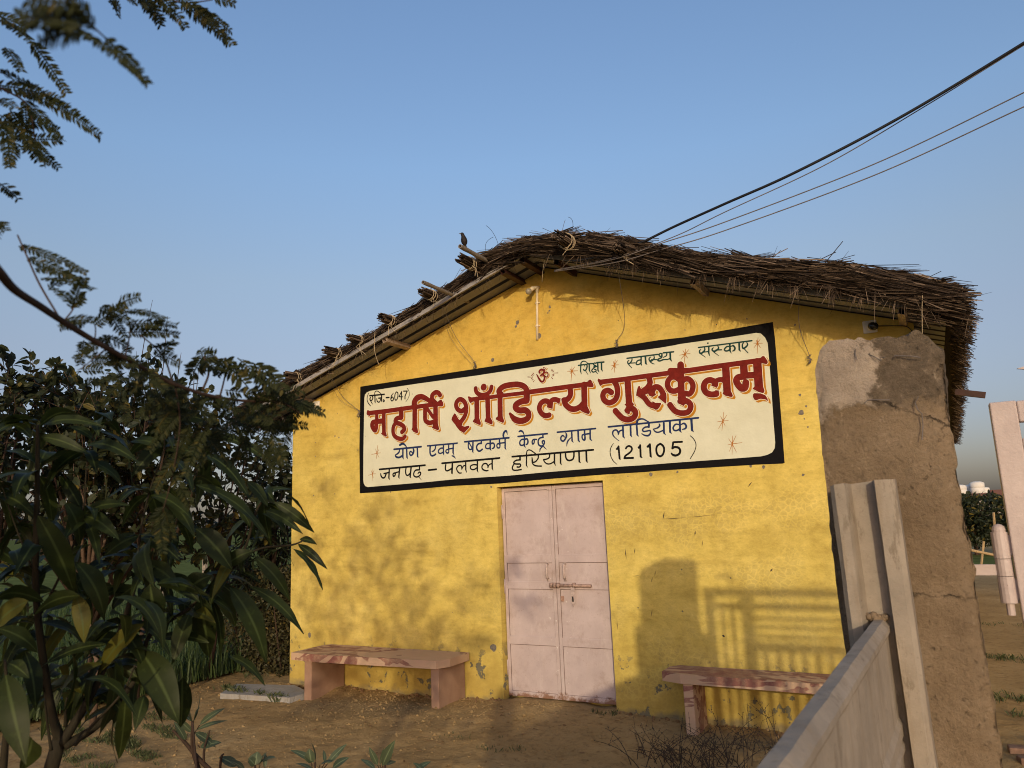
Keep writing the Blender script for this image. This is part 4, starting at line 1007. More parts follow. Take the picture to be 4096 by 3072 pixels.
BLACK = """
F l 32: 440,872 1445,779
F s 28: 465,965,18 475,1020 510,1058 550,1050 575,1000 588,955
F l 26: 538,965 655,938
F l 30: 655,870 645,1060 665,1100,5
F s 24: 765,950 736,978 748,1022,30 780,1008 790,965
F l 24: 748,962 870,922
F l 30: 885,850 865,1040 878,1075,6
F s 26: 1025,840 1015,920 1030,990 1070,1003 1115,958
F l 32: 1137,835 1115,1030 1135,1060,6
F l 26: 1325,800 1322,880
F s 26: 1322,882 1240,890 1200,945 1200,1010 1260,1040 1330,1005 1350,950 1320,932 1290,960,20
F l 12: 1310,1040 1365,1105,4
F l 34: 1522,888 1692,870
G l 34: -280,958 990,842
F s 28: 1905,770 1895,830 1905,888 1950,900 2035,850
F l 36: 2050,755 2040,950 2055,975,6
G s 24: 150,1170,18 100,1172 55,1120 45,1060 90,1010 140,1010 160,1070,26
G s 22: 155,1085 190,1022 235,1005
G l 28: 243,930 245,1100 265,1160,6
G s 24: 500,1000 430,986 362,1010 345,1050 370,1090 430,1095 500,1048
G l 30: 503,905 500,1110 520,1160,6
G s 26: 740,1115,20 690,1122 620,1090 602,1030 640,972 700,966 732,1010 735,1048
G s 22: 735,1040 770,985 830,960
G l 30: 828,880 830,1070 850,1115,6
H l 34: -719,922 1072,771
G l 34: 1445,820 1445,880
G s 28: 1450,882 1370,890 1315,922 1312,960 1370,974 1440,975 1458,1010 1430,1040 1380,1040
G s 26: 1310,975 1275,1050 1290,1100 1350,1113 1470,1096
G l 26: 1590,790 1585,1000 1612,1048,6
G s 20: 1592,790 1590,712 1620,667 1670,667 1730,702 1795,755
G s 26: 1848,785 1843,850 1790,918 1730,940
G s 26: 1710,832,18 1716,900,34 1722,960 1760,1000 1830,1018 1915,1020
G s 28: 2100,770 2090,830 2030,866 1968,876
G s 24: 1965,882 1990,930 2050,970 2130,962 2212,905
H l 32: 215,865 215,1060 240,1120,6
H l 32: 348,850 350,1060 373,1105,6
H s 32: 460,850 466,930 500,993 560,1005 620,978 643,920 647,830
H l 34: 757,815 765,1030 795,1060,6
H l 38: 918,805 925,1010 947,1055,6
I s 14: 300,795,8 250,880 230,960 240,1060 290,1170 380,1258,8
I l 40: 415,862 438,1125 455,1155,10
I p: 355,912 415,850 420,930 365,936
I s 36: 578,905 602,870 650,852 700,882 708,940 650,1010 565,1070 550,1110,30
I l 40: 545,1122 735,1115
I l 40: 893,835 905,1085 938,1112,12
I p: 838,885 890,820 902,900 850,912
I l 42: 1107,815 1125,1075 1148,1102,12
I p: 1035,860 1100,800 1112,880 1045,888
I s 40: 1340,802 1270,850 1250,940 1275,1040 1340,1080 1400,1030 1423,930 1400,850 1340,802
I l 38: 1628,768 1818,760
I l 38: 1624,772 1604,905
I s 44: 1608,908,28 1660,876 1740,890 1778,950 1758,1020 1690,1060 1620,1050 1582,1012,24
I s 12: 2000,625,10 2070,690 2120,780 2125,870 2090,980 2000,1135,12
"""
flat("district_lettering", BLACK, MAT['ink'], -0.0058, cell=0.0032, iso=0.0012)
GREEN = """
J l 24: 412,675 538,656
J l 24: 465,670 460,800 478,865,6
J s 20: 468,660,24 475,612,24 520,582 570,590,14 625,630,8
J s 22: 550,690,14 560,660 590,652 605,700,28 580,770,26 542,788,20 527,762
J l 12: 575,800 625,878,6
J l 28: 650,640 655,780 682,843,6
J l 24: 612,640 733,633
J s 22: 802,628 762,622 747,655 792,690,30 742,740,24 707,790 742,823,24 798,800 798,768 768,762
J l 22: 755,702 848,690
J l 16: 800,815 842,860,5
J l 28: 818,612 976,600
J l 28: 840,620 845,780 872,825,6
J l 32: 922,610 925,760 948,806,6
K l 26: 160,850 845,762
K s 22: 270,835,14 265,900,24 210,968,26 180,958,24 177,920 205,890,12
K l 14: 195,985 265,1062,10
K l 18: 245,955 333,950
K s 24: 470,882 400,900 362,950 375,985 430,980 475,940
K l 28: 472,820 470,970 487,1010,6
K l 36: 565,805 575,960 605,990,6
K s 22: 755,800,14 760,850,26 700,908,30 656,893,26 650,850 685,820,12
K s 18: 660,910 700,950 765,978,8
K l 20: 700,880 813,878
K s 24: 930,742,16 886,745 872,790 915,808 928,762,18
K s 28: 935,750,20 925,830 862,862 842,890,30 880,908 960,880
K l 28: 962,728 1190,706
K s 22: 1040,730 1030,790 962,830,14
K s 22: 940,880 1000,876 1060,874 1110,848
K l 36: 1115,720 1120,870 1152,918,6
L l 26: 410,722 1592,570
L c: 620,625,16
L s 26: 545,720,14 550,780,28 480,848,36 442,838,30 437,790 465,765,12
L l 14: 470,865 565,938,8
L l 20: 520,825 640,808
L l 28: 640,700 640,840 660,905,6
L s 26: 840,690,14 855,742,30 780,800,34 722,790,28 717,750 745,725,12
L l 16: 745,815 855,900,8
L l 22: 800,776 922,772
L s 28: 1110,702,20 1040,702 987,760 1010,795 1070,790 1115,748
L l 32: 1105,640 1110,790 1138,850,6
L s 32: 1120,702,14 1180,682 1218,730 1203,780 1165,800,14
L l 32: 1310,610 1315,770 1345,808,6
L s 26: 1480,605,14 1495,670,30 1420,740,36 1386,720,28 1386,650 1410,622,12
L l 18: 1420,745 1510,842,10
"""
flat("motto_lettering", GREEN, MAT['green'], -0.0056, cell=0.0028, iso=0.0012)
STARS = [('F',380,515,9,(400,330),(350,415),(425,430),(258,545),(468,505),(370,640),(430,610)), ('F',285,972,9,(292,862),(252,895),(322,880),(190,1003),(355,968),(275,1130),(303,1065)),
 ('J',268,800,14,(268,700),(330,705),(225,745),(168,805),(398,792),(345,895),(248,1030),(230,855)), ('J',1207,668,15,(1228,548),(1185,585),(1275,565),(1145,675),(1300,660),(1140,778),(1248,738),(1207,830)),
 ('K',1443,755,14,(1453,640),(1393,675),(1525,655),(1320,782),(1560,743),(1358,868),(1505,850),(1425,985)), ('L',1715,625,13,(1730,500),(1685,550),(1782,530),(1630,625),(1830,628),(1640,728),(1785,725),(1712,855)),
 ('M',842,575,12,(857,378),(790,468),(927,448),(712,597),(965,566),(745,745),(820,790),(895,690)), ('M',1047,1082,12,(1055,900),(965,965),(1135,893),(950,1104),(1270,1053),(985,1250),(1045,1320),(1145,1270))]
for s in STARS:
    t, x, y, w_ = s[:4]
    flat("star", f"{t} r {w_*1.25}: " + " ".join(f"{x},{y} {a},{c}" for a, c in s[4:]), MAT['ray'], -0.0054, cell=0.0025)

# chips and nail holes in the plaster round the sign
chips = []
for x, y, r in ((2199,1228,9),(2197,1243,6),(2192,1252,5),(2070,1290,12),(2064,1306,9),(2158,1343,14),(1970,1440,11),(1925,1405,4),(1770,1500,4),(2110,1420,3),(3205,1650,13),(3225,1625,5),(3217,1675,4),(3212,1900,6),(2604,1898,9),(2710,1888,6),(2512,1905,3),(3054,1868,8),(3003,1863,7),
                (3200,1580,6),(3232,1708,4),(2475,1470,0),(1965,1948,7),(2740,1320,4),(2866,1298,3),(2988,1276,4),(3180,1300,5),(1263,1708,3),(1350,1655,3),(1262,1770,3),(1262,1825,4),(1432,1800,4),(1255,1982,5),(1340,1976,4),(1562,1968,4),(1340,1745,6),(1356,1750,5),(1975,2590,20),(1238,2540,14),(2520,2770,0)):
    if r: chips.append((x, y, r))
dm = simple("bare_grey_plaster", (0.17, 0.145, 0.115), 0.9, 0.35, 60, 0.5)
for x, y, r in chips:
    b = MB()
    c = onY(x, y, 0); s = r*0.0022; n = 11; ph = rng.uniform(0, 9)
    b.poly([(c.x+s*math.cos(a)*(0.75+0.5*noise.noise(Vector((math.cos(a)*1.2+ph, math.sin(a)*1.2, r)))), -0.0016, c.z+s*1.15*math.sin(a)*(0.75+0.5*noise.noise(Vector((math.cos(a)*1.2+ph, math.sin(a)*1.2, r))))) for a in np.linspace(0, 2*math.pi, n, endpoint=False)]); b.obj("plaster_chip", dm, house)

sc_m = simple("dark_scratch", (0.06, 0.045, 0.03), 0.9, 0.3, 60, 0)
for x0, y0, x1, y1, w0 in ((2658,2045,2652,2079,5),(2645,2077,2750,2070,2.5),(2750,2070,2862,2059,2),(2782,2122,2779,2143,5),(2810,2160,2808,2188,3),(2622,2282,2619,2306,3),(2610,2308,2606,2330,3),(2609,2435,2606,2467,3),(3091,2274,3080,2287,6),(2888,2540,2900,2547,10),(2500,2190,2506,2240,4),(2540,2192,2538,2215,4),(2468,2480,2470,2520,3),(3010,1925,2990,1950,4),(2530,2305,2560,2302,2)):
    a, e = onY(x0, y0, 0), onY(x1, y1, 0); dv = (e-a).normalized(); nv = Vector((-dv.z, 0, dv.x))*w0*0.0011; m_ = (a+e)/2
    b = MB(); b.poly([(p.x, -0.0013, p.z) for p in (a, m_+nv, e, m_-nv)]); b.obj("scratch", sc_m, house)
# ------------------------------------------------------------------ stone benches
def bench(label, poly, zt, legs, yb):
    t = thing("stone_bench", label, "bench", (sum(p[0] for p in poly)/len(poly), -0.3, -0.07), "sandstone benches at the wall")
    b = MB(); n = len(poly); th = 0.074
    b.poly([(x, y, zt) for x, y in poly]); b.poly([(x, y, zt-th) for x, y in reversed(poly)])
    for i in range(n):
        (xa, ya), (xb, yb2) = poly[i], poly[(i+1) % n]; b.quad((xa, ya, zt-th), (xb, yb2, zt-th), (xb, yb2, zt), (xa, ya, zt))
    o = b.obj("seat_slab", MAT['stone'], t); bevel(o, 0.006)
    for x0, x1, y0, m in legs:
        b = MB(); b.box((x0, y0, -0.3), (x1, yb, zt-th+0.001)); bevel(b.obj("leg", MAT[m], t), 0.006)
legm = NT("salmon_sandstone"); MAT['leg'] = legm.done(legm.ramp(legm.noise(6.0, 6), [(0.3, (0.28, 0.165, 0.11)), (0.7, (0.35, 0.22, 0.15))]), 0.8, legm.bump(legm.noise(40, 5), 0.3, 0.004), 0, 0.2)
bench("sandstone bench against the wall, whole between the leafy sapling and the door", [(-2.84, -0.56), (-2.39, -0.585), (-1.02, -0.50), (-0.955, -0.36), (-0.955, -0.02), (-2.80, -0.02), (-2.84, -0.12)], 0.385, [(-2.69, -2.59, -0.52, 'leg'), (-1.105, -1.015, -0.47, 'leg')], -0.015)
bench("sandstone bench with swirled red banding, its far end hidden by the concrete fence", [(1.13, -0.31), (1.30, -0.37), (2.95, -0.42), (2.95, -0.02), (1.19, -0.02), (1.13, -0.10)], 0.385, [(1.315, 1.395, -0.36, 'stone'), (2.62, 2.70, -0.38, 'leg')], -0.015)
b = MB(); q = [(-3.63, -0.80), (-2.75, -0.66), (-2.72, -0.42), (-3.10, -0.25), (-3.85, -0.40)]
zz = [gh(x, y) for x, y in q]; b.poly([(x, y, z+0.055) for (x, y), z in zip(q, zz)])
for i in range(5):
    j = (i+1) % 5; b.quad((*q[i], zz[i]-0.05), (*q[j], zz[j]-0.05), (*q[j], zz[j]+0.055), (*q[i], zz[i]+0.055))
o = b.obj("stone_slab", MAT['slab']); tag(o, "flat grey stone slab lying in the earth at the wall corner", "slab"); bevel(o, 0.008)

# ------------------------------------------------------------------ broken gate pillar
PY0, PY1 = -4.0, -3.64
TOP = [(2.985, 2.11), (3.001, 2.159), (3.012, 2.179), (3.042, 2.197), (3.082, 2.196), (3.117, 2.186), (3.163, 2.185), (3.202, 2.184), (3.257, 2.180), (3.291, 2.192), (3.311, 2.172), (3.335, 2.148), (3.347, 2.125)]
def lerp(tab, v):
    if v <= tab[0][0]: return tab[0][1]
    for (a, fa), (b_, fb) in zip(tab, tab[1:]):
        if v <= b_: return fa+(fb-fa)*(v-a)/(b_-a)
    return tab[-1][1]
LEFT = [(-0.3, 2.99), (1.17, 2.983), (1.39, 2.976), (1.62, 2.979), (1.93, 2.982), (2.12, 2.988)]
RIGHT = [(-0.3, 3.345), (0.97, 3.345), (1.19, 3.345), (1.40, 3.342), (1.54, 3.345), (1.68, 3.338), (1.90, 3.339), (2.05, 3.345), (2.13, 3.347)]
def rough(P, amp, sc=9.0):
    v = Vector(P)*sc; return amp*(noise.noise(v)+0.5*noise.noise(v*2.3)+0.3*noise.noise(v*5.1))
pb = MB(); NU, NW, NV = 34, 14, 120
per = [(u/NU, 0.0) for u in range(NU)]+[(1.0, w_/NW) for w_ in range(NW)]+[(1-u/NU, 1.0) for u in range(NU)]+[(0.0, 1-w_/NW) for w_ in range(NW)]
rows = []
for k in range(NV+1):
    tz = k/NV; row = []
    for (u, v) in per:
        zt = lerp(TOP, 2.985+u*0.362)+0.012*noise.noise(Vector((u*14, v*6, 1)))+0.006*noise.noise(Vector((u*40, v*20, 1)))
        z = -0.3+(zt+0.3)*(tz**0.9)
        x = lerp(LEFT, z)+(lerp(RIGHT, z)-lerp(LEFT, z))*u; y = PY0+(PY1-PY0)*v
        nx, ny = (0, -1) if v == 0 else ((1, 0) if u == 1 else ((0, 1) if v == 1 else (-1, 0)))
        a = rough((x, y, z), 0.005)
        if u > 0.93 or u < 0.04: a += rough((x*2, y, z*1.6), 0.010, 12) - (0.008 if v in (0, 1) else 0)
        if z > 1.97: a += rough((x, y, z), 0.006, 16)+(0.009 if (x < 3.16 and v == 0) else 0)
        if u > 0.90 and v == 0: y += 0.02*(u-0.90)/0.10
        row.append((x+nx*a, y+ny*a, z))
    row.append(row[0]); rows.append(row)
pb.grid(rows); m = len(per); tp = rows[-1][:m]; cx = sum(p[0] for p in tp)/m; cy = sum(p[1] for p in tp)/m; cz = sum(p[2] for p in tp)/m
c0 = len(pb.v); rings = [tp]
for f in (0.8, 0.55, 0.3, 0.1):
    ring = []
    for p in tp:
        x, y = cx+(p[0]-cx)*f, cy+(p[1]-cy)*f; ring.append((x, y, lerp(TOP, x)+rough((x, y, 3), 0.010, 14)))
    rings.append(ring)
for r in rings: r.append(r[0])
pb.grid(list(reversed(rings))); pb.poly([(p[0], p[1], p[2]) for p in rings[-1][:-1]])
pil = pb.obj("gate_pillar", MAT['cement'], None, True); tag(pil, "tall weathered cement pillar with a crumbling broken top beside the gate", "pillar")
for pts in (((3423,1395),(3420,1415),(3428,1440)), ((3480,1412),(3474,1416),(3500,1428),(3525,1443),(3520,1428),(3540,1430)), ((3580,1428),(3577,1422),(3650,1425),(3680,1430)), ((3460,1612),(3470,1600),(3520,1599),(3560,1600)), ((3675,1585),(3660,1612),(3672,1640),(3688,1655),(3692,1700),(3688,1760))):
    b = MB(); b.tube([onY(x, y, PY0-0.016+0.006*math.sin(i*2.1)) for i, (x, y) in enumerate(pts)], 0.0016, 5); b.obj("binding_wire", MAT['wire'], pil)

def rnd0(): return Vector((rng.gauss(0, 1), rng.gauss(0, 1), rng.gauss(0, 1)))
# ------------------------------------------------------------------ precast concrete fence running towards the viewer
fence = thing("concrete_fence", "grey precast concrete fence, panels slotted into a grooved post at the pillar", "fence", (3.08, -4.2, -0.1))
def post(x, y, zt, lean, face):
    """H-section post, groove facing along y (both sides)"""
    prof = [(-0.085, 0.07), (-0.085, -0.055), (-0.072, -0.07), (-0.045, -0.07), (-0.030, -0.020), (0.028, -0.020), (0.034, -0.07), (0.072, -0.07), (0.085, -0.056), (0.085, 0.07), (0.040, 0.07), (0.030, 0.022), (-0.030, 0.022), (-0.045, 0.07)]
    b = MB(); zs = list(np.linspace(-0.4, zt, 40)); rows = []
    for z in zs:
        rows.append([(x+px+lean*(z-zt)+rough((px*3, py, z), 0.0015, 12), y+py+rough((px, py*3, z+5), 0.0015, 12), z+(0.012*(px+0.085)/0.17 if z == zs[-1] else 0)+(rough((px, py, 7), 0.006, 20) if z == zs[-1] else 0)) for px, py in prof])
    for r in rows: r.append(r[0])
    b.grid(rows); t = rows[-1][:-1]
    b.poly([t[i] for i in (0, 1, 2, 3, 4, 12, 13)]); b.poly([t[i] for i in (4, 5, 11, 12)]); b.poly([t[i] for i in (5, 6, 7, 8, 9, 10, 11)])
    o = b.obj("post", MAT['concrete'], fence); return o
post(3.096, -4.125, 1.732, -0.012, -1)
post(2.995, -6.72, 1.73, 0.0, -1)
def fpanel(z0, z1):
    b = MB(); A = Vector((3.096, -4.15, 0)); B = Vector((3.012, -6.70, 0)); d = (B-A).normalized(); s = Vector((-d.y, d.x, 0))
    if s.x < 0: s = -s
    th = 0.026; ch = 0.018; N = 60; rows = []
    prof = [(-th, z0), (th, z0), (th, z0+0.03), (th-0.008, z0+0.045), (th-0.008, z1-0.045), (th, z1-0.03), (th, z1-ch), (th-ch*0.8, z1), (-th+ch*0.8, z1), (-th, z1-ch), (-th, z1-0.03), (-th+0.008, z1-0.045), (-th+0.008, z0+0.045), (-th, z0+0.03)]
    for i in range(N+1):
        c = A+(B-A)*(i/N)
        r = [c+s*(o_+rough((i*0.13, z, o_*9), 0.0012, 6))+Vector((0, 0, z+rough((i*0.2, z, 2), 0.002, 5))) for o_, z in prof]; r.append(r[0]); rows.append(r)
    b.grid(rows); b.poly(rows[0][:-1]); b.poly(list(reversed(rows[-1][:-1])))
    o = b.obj("panel", MAT['concrete'], fence); return o
for k in range(5): fpanel(1.358-0.305*(k+1)+0.004, 1.358-0.305*k)
b = MB()
for i in range(9):
    c = Vector((3.066+0.006*i, -4.158+rng.gauss(0, .004), 1.358+rng.random()*0.012)); b.lathe([(0.001, -0.010)]+[(0.010*math.sin(t)*rng.uniform(.8, 1.2), -0.010*math.cos(t)) for t in np.linspace(0.5, 2.7, 5)]+[(0.001, 0.010)], c, rnd0(), 8)
b.obj("mortar", MAT['cement'], fence, True)

# ------------------------------------------------------------------ steel gate hinged on the pillar
gate = thing("steel_gate", "pink-white painted steel gate hung on the broken cement pillar", "gate", (3.49, -3.78, 0.1))
GY = -3.78
def bar(name, x0, x1, z0, z1, dep=0.03, par=gate):
    b = MB(); b.box((x0, GY-dep/2, z0), (x1, GY+dep/2, z1)); o = b.obj(name, MAT['gate'], par); bevel(o, 0.004); return o
st = bar("stile", 3.457, 3.527, 0.06, 1.972, 0.05); bar("stile", 5.03, 5.10, 0.06, 1.972, 0.05)
bar("rail", 3.5275, 5.0295, 1.905, 1.970, 0.049); bar("rail", 3.5275, 5.0295, 1.80, 1.855, 0.045); bar("rail", 3.5275, 5.0295, 0.07, 0.14, 0.049)
bar("rail", 3.85, 5.0295, 1.475, 1.545, 0.045)
bar("stile", 3.757, 3.848, 0.1405, 1.904, 0.044)
for x in (3.580, 3.662): bar("upright", x, x+0.032, 0.1405, 1.7995, 0.026)
for z in (1.735, 1.665, 1.592): bar("crossbar", 3.8485, 5.0295, z-0.016, z+0.014, 0.026)
x = 3.905
while x < 5.0: bar("upright", x, x+0.038, 0.1405, 1.4745, 0.026); x += 0.099
b = MB(); b.poly([(3.545, GY-0.006, 2.072), (3.60, GY-0.006, 2.058), (3.70, GY-0.006, 2.05), (3.70, GY-0.006, 2.085), (3.575, GY-0.006, 2.078)]); b.poly([(3.545, GY+0.006, 2.072), (3.575, GY+0.006, 2.078), (3.70, GY+0.006, 2.085), (3.70, GY+0.006, 2.05), (3.60, GY+0.006, 2.058)])
q = [(3.545, 2.072), (3.60, 2.058), (3.70, 2.05), (3.70, 2.085), (3.575, 2.078)]
for i in range(5):
    (xa, za), (xb, zb) = q[i], q[(i+1) % 5]; b.quad((xa, GY-0.006, za), (xb, GY-0.006, zb), (xb, GY+0.006, zb), (xa, GY+0.006, za))
b.box((3.685, GY-0.008, 1.969), (3.697, GY+0.008, 2.055)); b.obj("finial", MAT['gate'], gate)
hg = MB(); hx = 3.432
hg.beam((3.34, GY, 1.463), (3.425, GY, 1.463), 0.012, 0.032)
hg.tube([(hx, GY, 1.4455), (hx, GY, 1.4955)], 0.0225, 16)
hinge = hg.obj("hinge", MAT['gate'], gate)
b = MB(); b.tube([(hx, GY, 1.497), (hx, GY, 1.575)], 0.0235, 16); b.beam((hx+0.012, GY, 1.536), (3.458, GY, 1.536), 0.02, 0.06); b.obj("knuckle", MAT['gate'], hinge, False)
b = MB(); b.tube([(hx, GY, 1.366), (hx, GY, 1.444)], 0.0235, 16); b.beam((hx+0.012, GY, 1.405), (3.458, GY, 1.405), 0.02, 0.06); b.obj("knuckle", MAT['gate'], hinge, False)
b = MB(); b.lathe([(0.0185, 1.575), (0.019, 1.582), (0.016, 1.592), (0.009, 1.598), (0.001, 1.600)], (hx, GY, 0), (0, 0, 1), 14); b.tube([(hx, GY, 1.366), (hx, GY, 1.330)], 0.0115, 10); b.obj("hinge_pin", MAT['gate'], hinge, False)

# ------------------------------------------------------------------ bird on the bamboo pole
BF = Vector((BP.x, BP.y+0.07, BP.z+0.021))
bird = MB()
bp = [(0.0, 0.0, 0.014, 0.004), (0.001, 0.006, 0.020, 0.014), (0.0, 0.010, 0.035, 0.024), (-0.002, 0.010, 0.055, 0.0275), (-0.004, 0.006, 0.078, 0.025), (-0.005, 0.001, 0.096, 0.019), (-0.007, -0.003, 0.109, 0.0150), (-0.010, -0.006, 0.120, 0.0150), (-0.013, -0.008, 0.130, 0.0125), (-0.014, -0.008, 0.138, 0.005)]
bird.tube([BF+Vector((x, y, z)) for x, y, z, r in bp], [r*1.12 for x, y, z, r in bp], 16)
bo = bird.obj("perched_bird", MAT['bird'], None, True); tag(bo, "small dark bird perched on the end of the upper bamboo pole", "bird")
b = MB(); b.tube([BF+Vector((-0.020, -0.013, 0.128)), BF+Vector((-0.030, -0.018, 0.129)), BF+Vector((-0.041, -0.023, 0.127))], [0.006, 0.004, 0.0006], 8); b.obj("beak", MAT['birdbeak'], bo, True)
for s in (-1, 1):
    b = MB(); f = BF+Vector((s*0.009, 0.0, 0)); b.tube([f+Vector((0, 0.008, 0.024)), f+Vector((0, 0.004, 0.012)), f+Vector((0, 0, 0.001))], 0.0016, 6)
    for a in (-0.5, 0, 0.5): b.tube([f+Vector((0, 0, 0.002)), f+Vector((0.007*math.sin(a), -0.010*math.cos(a), 0.001))], 0.0013, 5)
    b.tube([f+Vector((0, 0, 0.002)), f+Vector((0, 0.008, 0.001))], 0.0013, 5); b.obj("leg", MAT['birdbeak'], bo, True)
    b = MB(); rows = []
    for i in range(9):
        t = i/8; rows.append([BF+Vector((-0.002+s*(0.0245*math.sin(min(1, t*1.15+0.25)*1.5)*(1-0.55*t*t))+s*0.002, 0.008+0.030*(k/4-0.25)*(1-0.7*t)+0.010*t, 0.094-0.078*t)) for k in range(5)])
    b.grid(rows); b.obj("wing", MAT['bird'], bo, True)
b = MB(); b.tube([BF+Vector((0.001, 0.012, 0.03)), BF+Vector((0.004, 0.026, 0.0)), BF+Vector((0.006, 0.036, -0.028))], [0.010, 0.010, 0.006], 8); b.obj("tail", MAT['bird'], bo, True)
b = MB(); b.lathe([(0.0005, -0.0025), (0.0025, 0), (0.0005, 0.0025)], BF+Vector((-0.021, -0.016, 0.130)), (-1, -0.6, 0), 8); b.obj("eye", MAT['dark'], bo, True)

# ------------------------------------------------------------------ leaves
UP = Vector((0, 0, 1))
def leaf_blade(m, base, d, nrm, L, W, droop=0.15, wave=0.0, seg=7, fold=0.18, shape=0.8):
    """a leaf: midrib with two blades, bent down towards the tip, wavy rim"""
    d = d.normalized(); s = d.cross(nrm)
    if s.length < 1e-4: s = d.orthogonal()
    s.normalize(); n = s.cross(d); base0 = len(m.v); ph = rng.uniform(0, 6)
    for i in range(seg+1):
        t = i/seg; w = W*0.5*math.sin(math.pi*min(1, t**shape))**0.85 if 0 < t < 1 else 0.0005
        c = base+d*(L*t)+n*(L*droop*math.sin(math.pi*t*0.9)*0.6)-UP*(L*droop*t*t)
        wv = wave*L*math.sin(t*17+ph)
        m.v += [tuple(c-s*w+n*(fold*w+wv)), tuple(c), tuple(c+s*w+n*(fold*w-wv*0.8))]
    for i in range(seg):
        a = base0+3*i; m.f += [(a, a+1, a+4, a+3), (a+1, a+2, a+5, a+4)]
def set_rib(o):
    a = o.data.attributes.new('rib', 'FLOAT', 'POINT'); n = len(o.data.vertices); v = np.zeros(n, np.float32); v[1::3] = 1.0; a.data.foreach_set('value', v); return o
def small_leaf(m, p, d, n, L, W):
    d = d.normalized(); s = d.cross(n)
    if s.length < 1e-4: s = d.orthogonal()
    s.normalize(); u = s.cross(d); k = len(m.v)
    q = lambda a, b_, c_: tuple(p+d*(L*a)+s*(W*b_)+u*(L*c_))
    m.v += [tuple(p), q(.30, -.46, .07), q(.70, -.42, .05), q(1, 0, -.06), q(.70, .42, .05), q(.30, .46, .07), q(.5, 0, 0)]
    m.f += [(k, k+6, k+1), (k+1, k+6, k+2), (k+2, k+6, k+3), (k+3, k+6, k+4), (k+4, k+6, k+5), (k+5, k+6, k)]
def rnd(a=1.0): return Vector((rng.gauss(0, a), rng.gauss(0, a), rng.gauss(0, a)))
def pxtube(m, pts, n=8):
    P = [at(x, y, d) for x, y, d, w_ in pts]; R = [w_*d/F_PX/2 for x, y, d, w_ in pts]
    out, rr = [], []
    for i in range(len(P)-1):
        p0, p1, p2, p3 = P[max(i-1, 0)], P[i], P[i+1], P[min(i+2, len(P)-1)]
        for k in range(5):
            t = k/5; out.append(0.5*((2*p1)+(p2-p0)*t+(2*p0-5*p1+4*p2-p3)*t*t+(3*p1-p0-3*p2+p3)*t**3)); rr.append(R[i]+(R[i+1]-R[i])*t)
    out.append(P[-1]); rr.append(R[-1]); m.tube(out, rr, n); return out

# the broad-leaved sapling close to the viewer
D0 = 1.85
sap = thing("broadleaf_sapling", "dark broad-leaved sapling with drooping wavy leaves close to the viewer", "plant", at(190, 3150, D0)); 
root = at(170, 3260, D0); foot = Vector((root.x-0.05, root.y, gh(root.x, root.y)-0.05)); sap.location = foot
sm = MB()
sm.tube([foot, foot*0.5+root*0.5+Vector((0.02, 0, 0)), root, at(205, 3072, D0), at(240, 2950, D0)], [0.026, 0.022, 0.019, 0.0175, 0.0165], 9)
STEMS = [[(240,2960,1.85,46),(212,2870,1.84,34),(185,2720,1.83,30),(155,2500,1.82,28),(142,2300,1.80,26),(146,2080,1.78,22),(150,1880,1.76,18),(150,1700,1.74,12)],
         [(245,2970,1.85,48),(300,2890,1.86,34),(370,2770,1.88,28),(430,2640,1.90,24),(485,2510,1.92,20),(545,2330,1.95,16),(575,2240,1.96,10)],
         [(255,2985,1.85,40),(385,2905,1.90,30),(480,2800,1.95,24),(562,2680,2.0,20),(600,2540,2.04,18),(740,2445,2.10,16),(850,2355,2.15,14),(920,2285,2.18,12),(985,2180,2.20,11),(1022,2050,2.2,10),(1062,1990,2.2,8)],
         [(900,2305,2.17,9),(1022,2201,2.2,8),(1167,2180,2.22,8),(1216,2160,2.23,5)], [(262,2905,1.85,16),(262,2840,1.84,11),(268,2790,1.83,7)], [(205,3000,1.8,14),(190,2900,1.79,9),(180,2800,1.78,6)],
         [(300,2980,1.8,16),(380,2890,1.8,12),(490,2770,1.8,8),(540,2660,1.8,6)], [(10,3100,1.6,34),(22,2960,1.6,26),(30,2800,1.6,18),(20,2640,1.6,10)], [(600,2540,2.04,12),(660,2300,2.08,9),(700,2100,2.1,7),(770,1930,2.12,6),(822,1810,2.14,5)],
         [(545,2330,1.95,12),(560,2140,1.97,9),(600,1960,2.0,7),(655,1800,2.0,5),(650,1700,2.0,4)], [(150,2480,1.82,12),(260,2260,1.84,9),(330,2060,1.86,7),(350,1830,1.88,5),(390,1700,1.88,4)], [(140,2300,1.8,9),(60,2100,1.78,6),(10,1950,1.76,4)]]
for s in STEMS: pxtube(sm, s)
sm.obj("stem", MAT['greenstem'], sap, True)
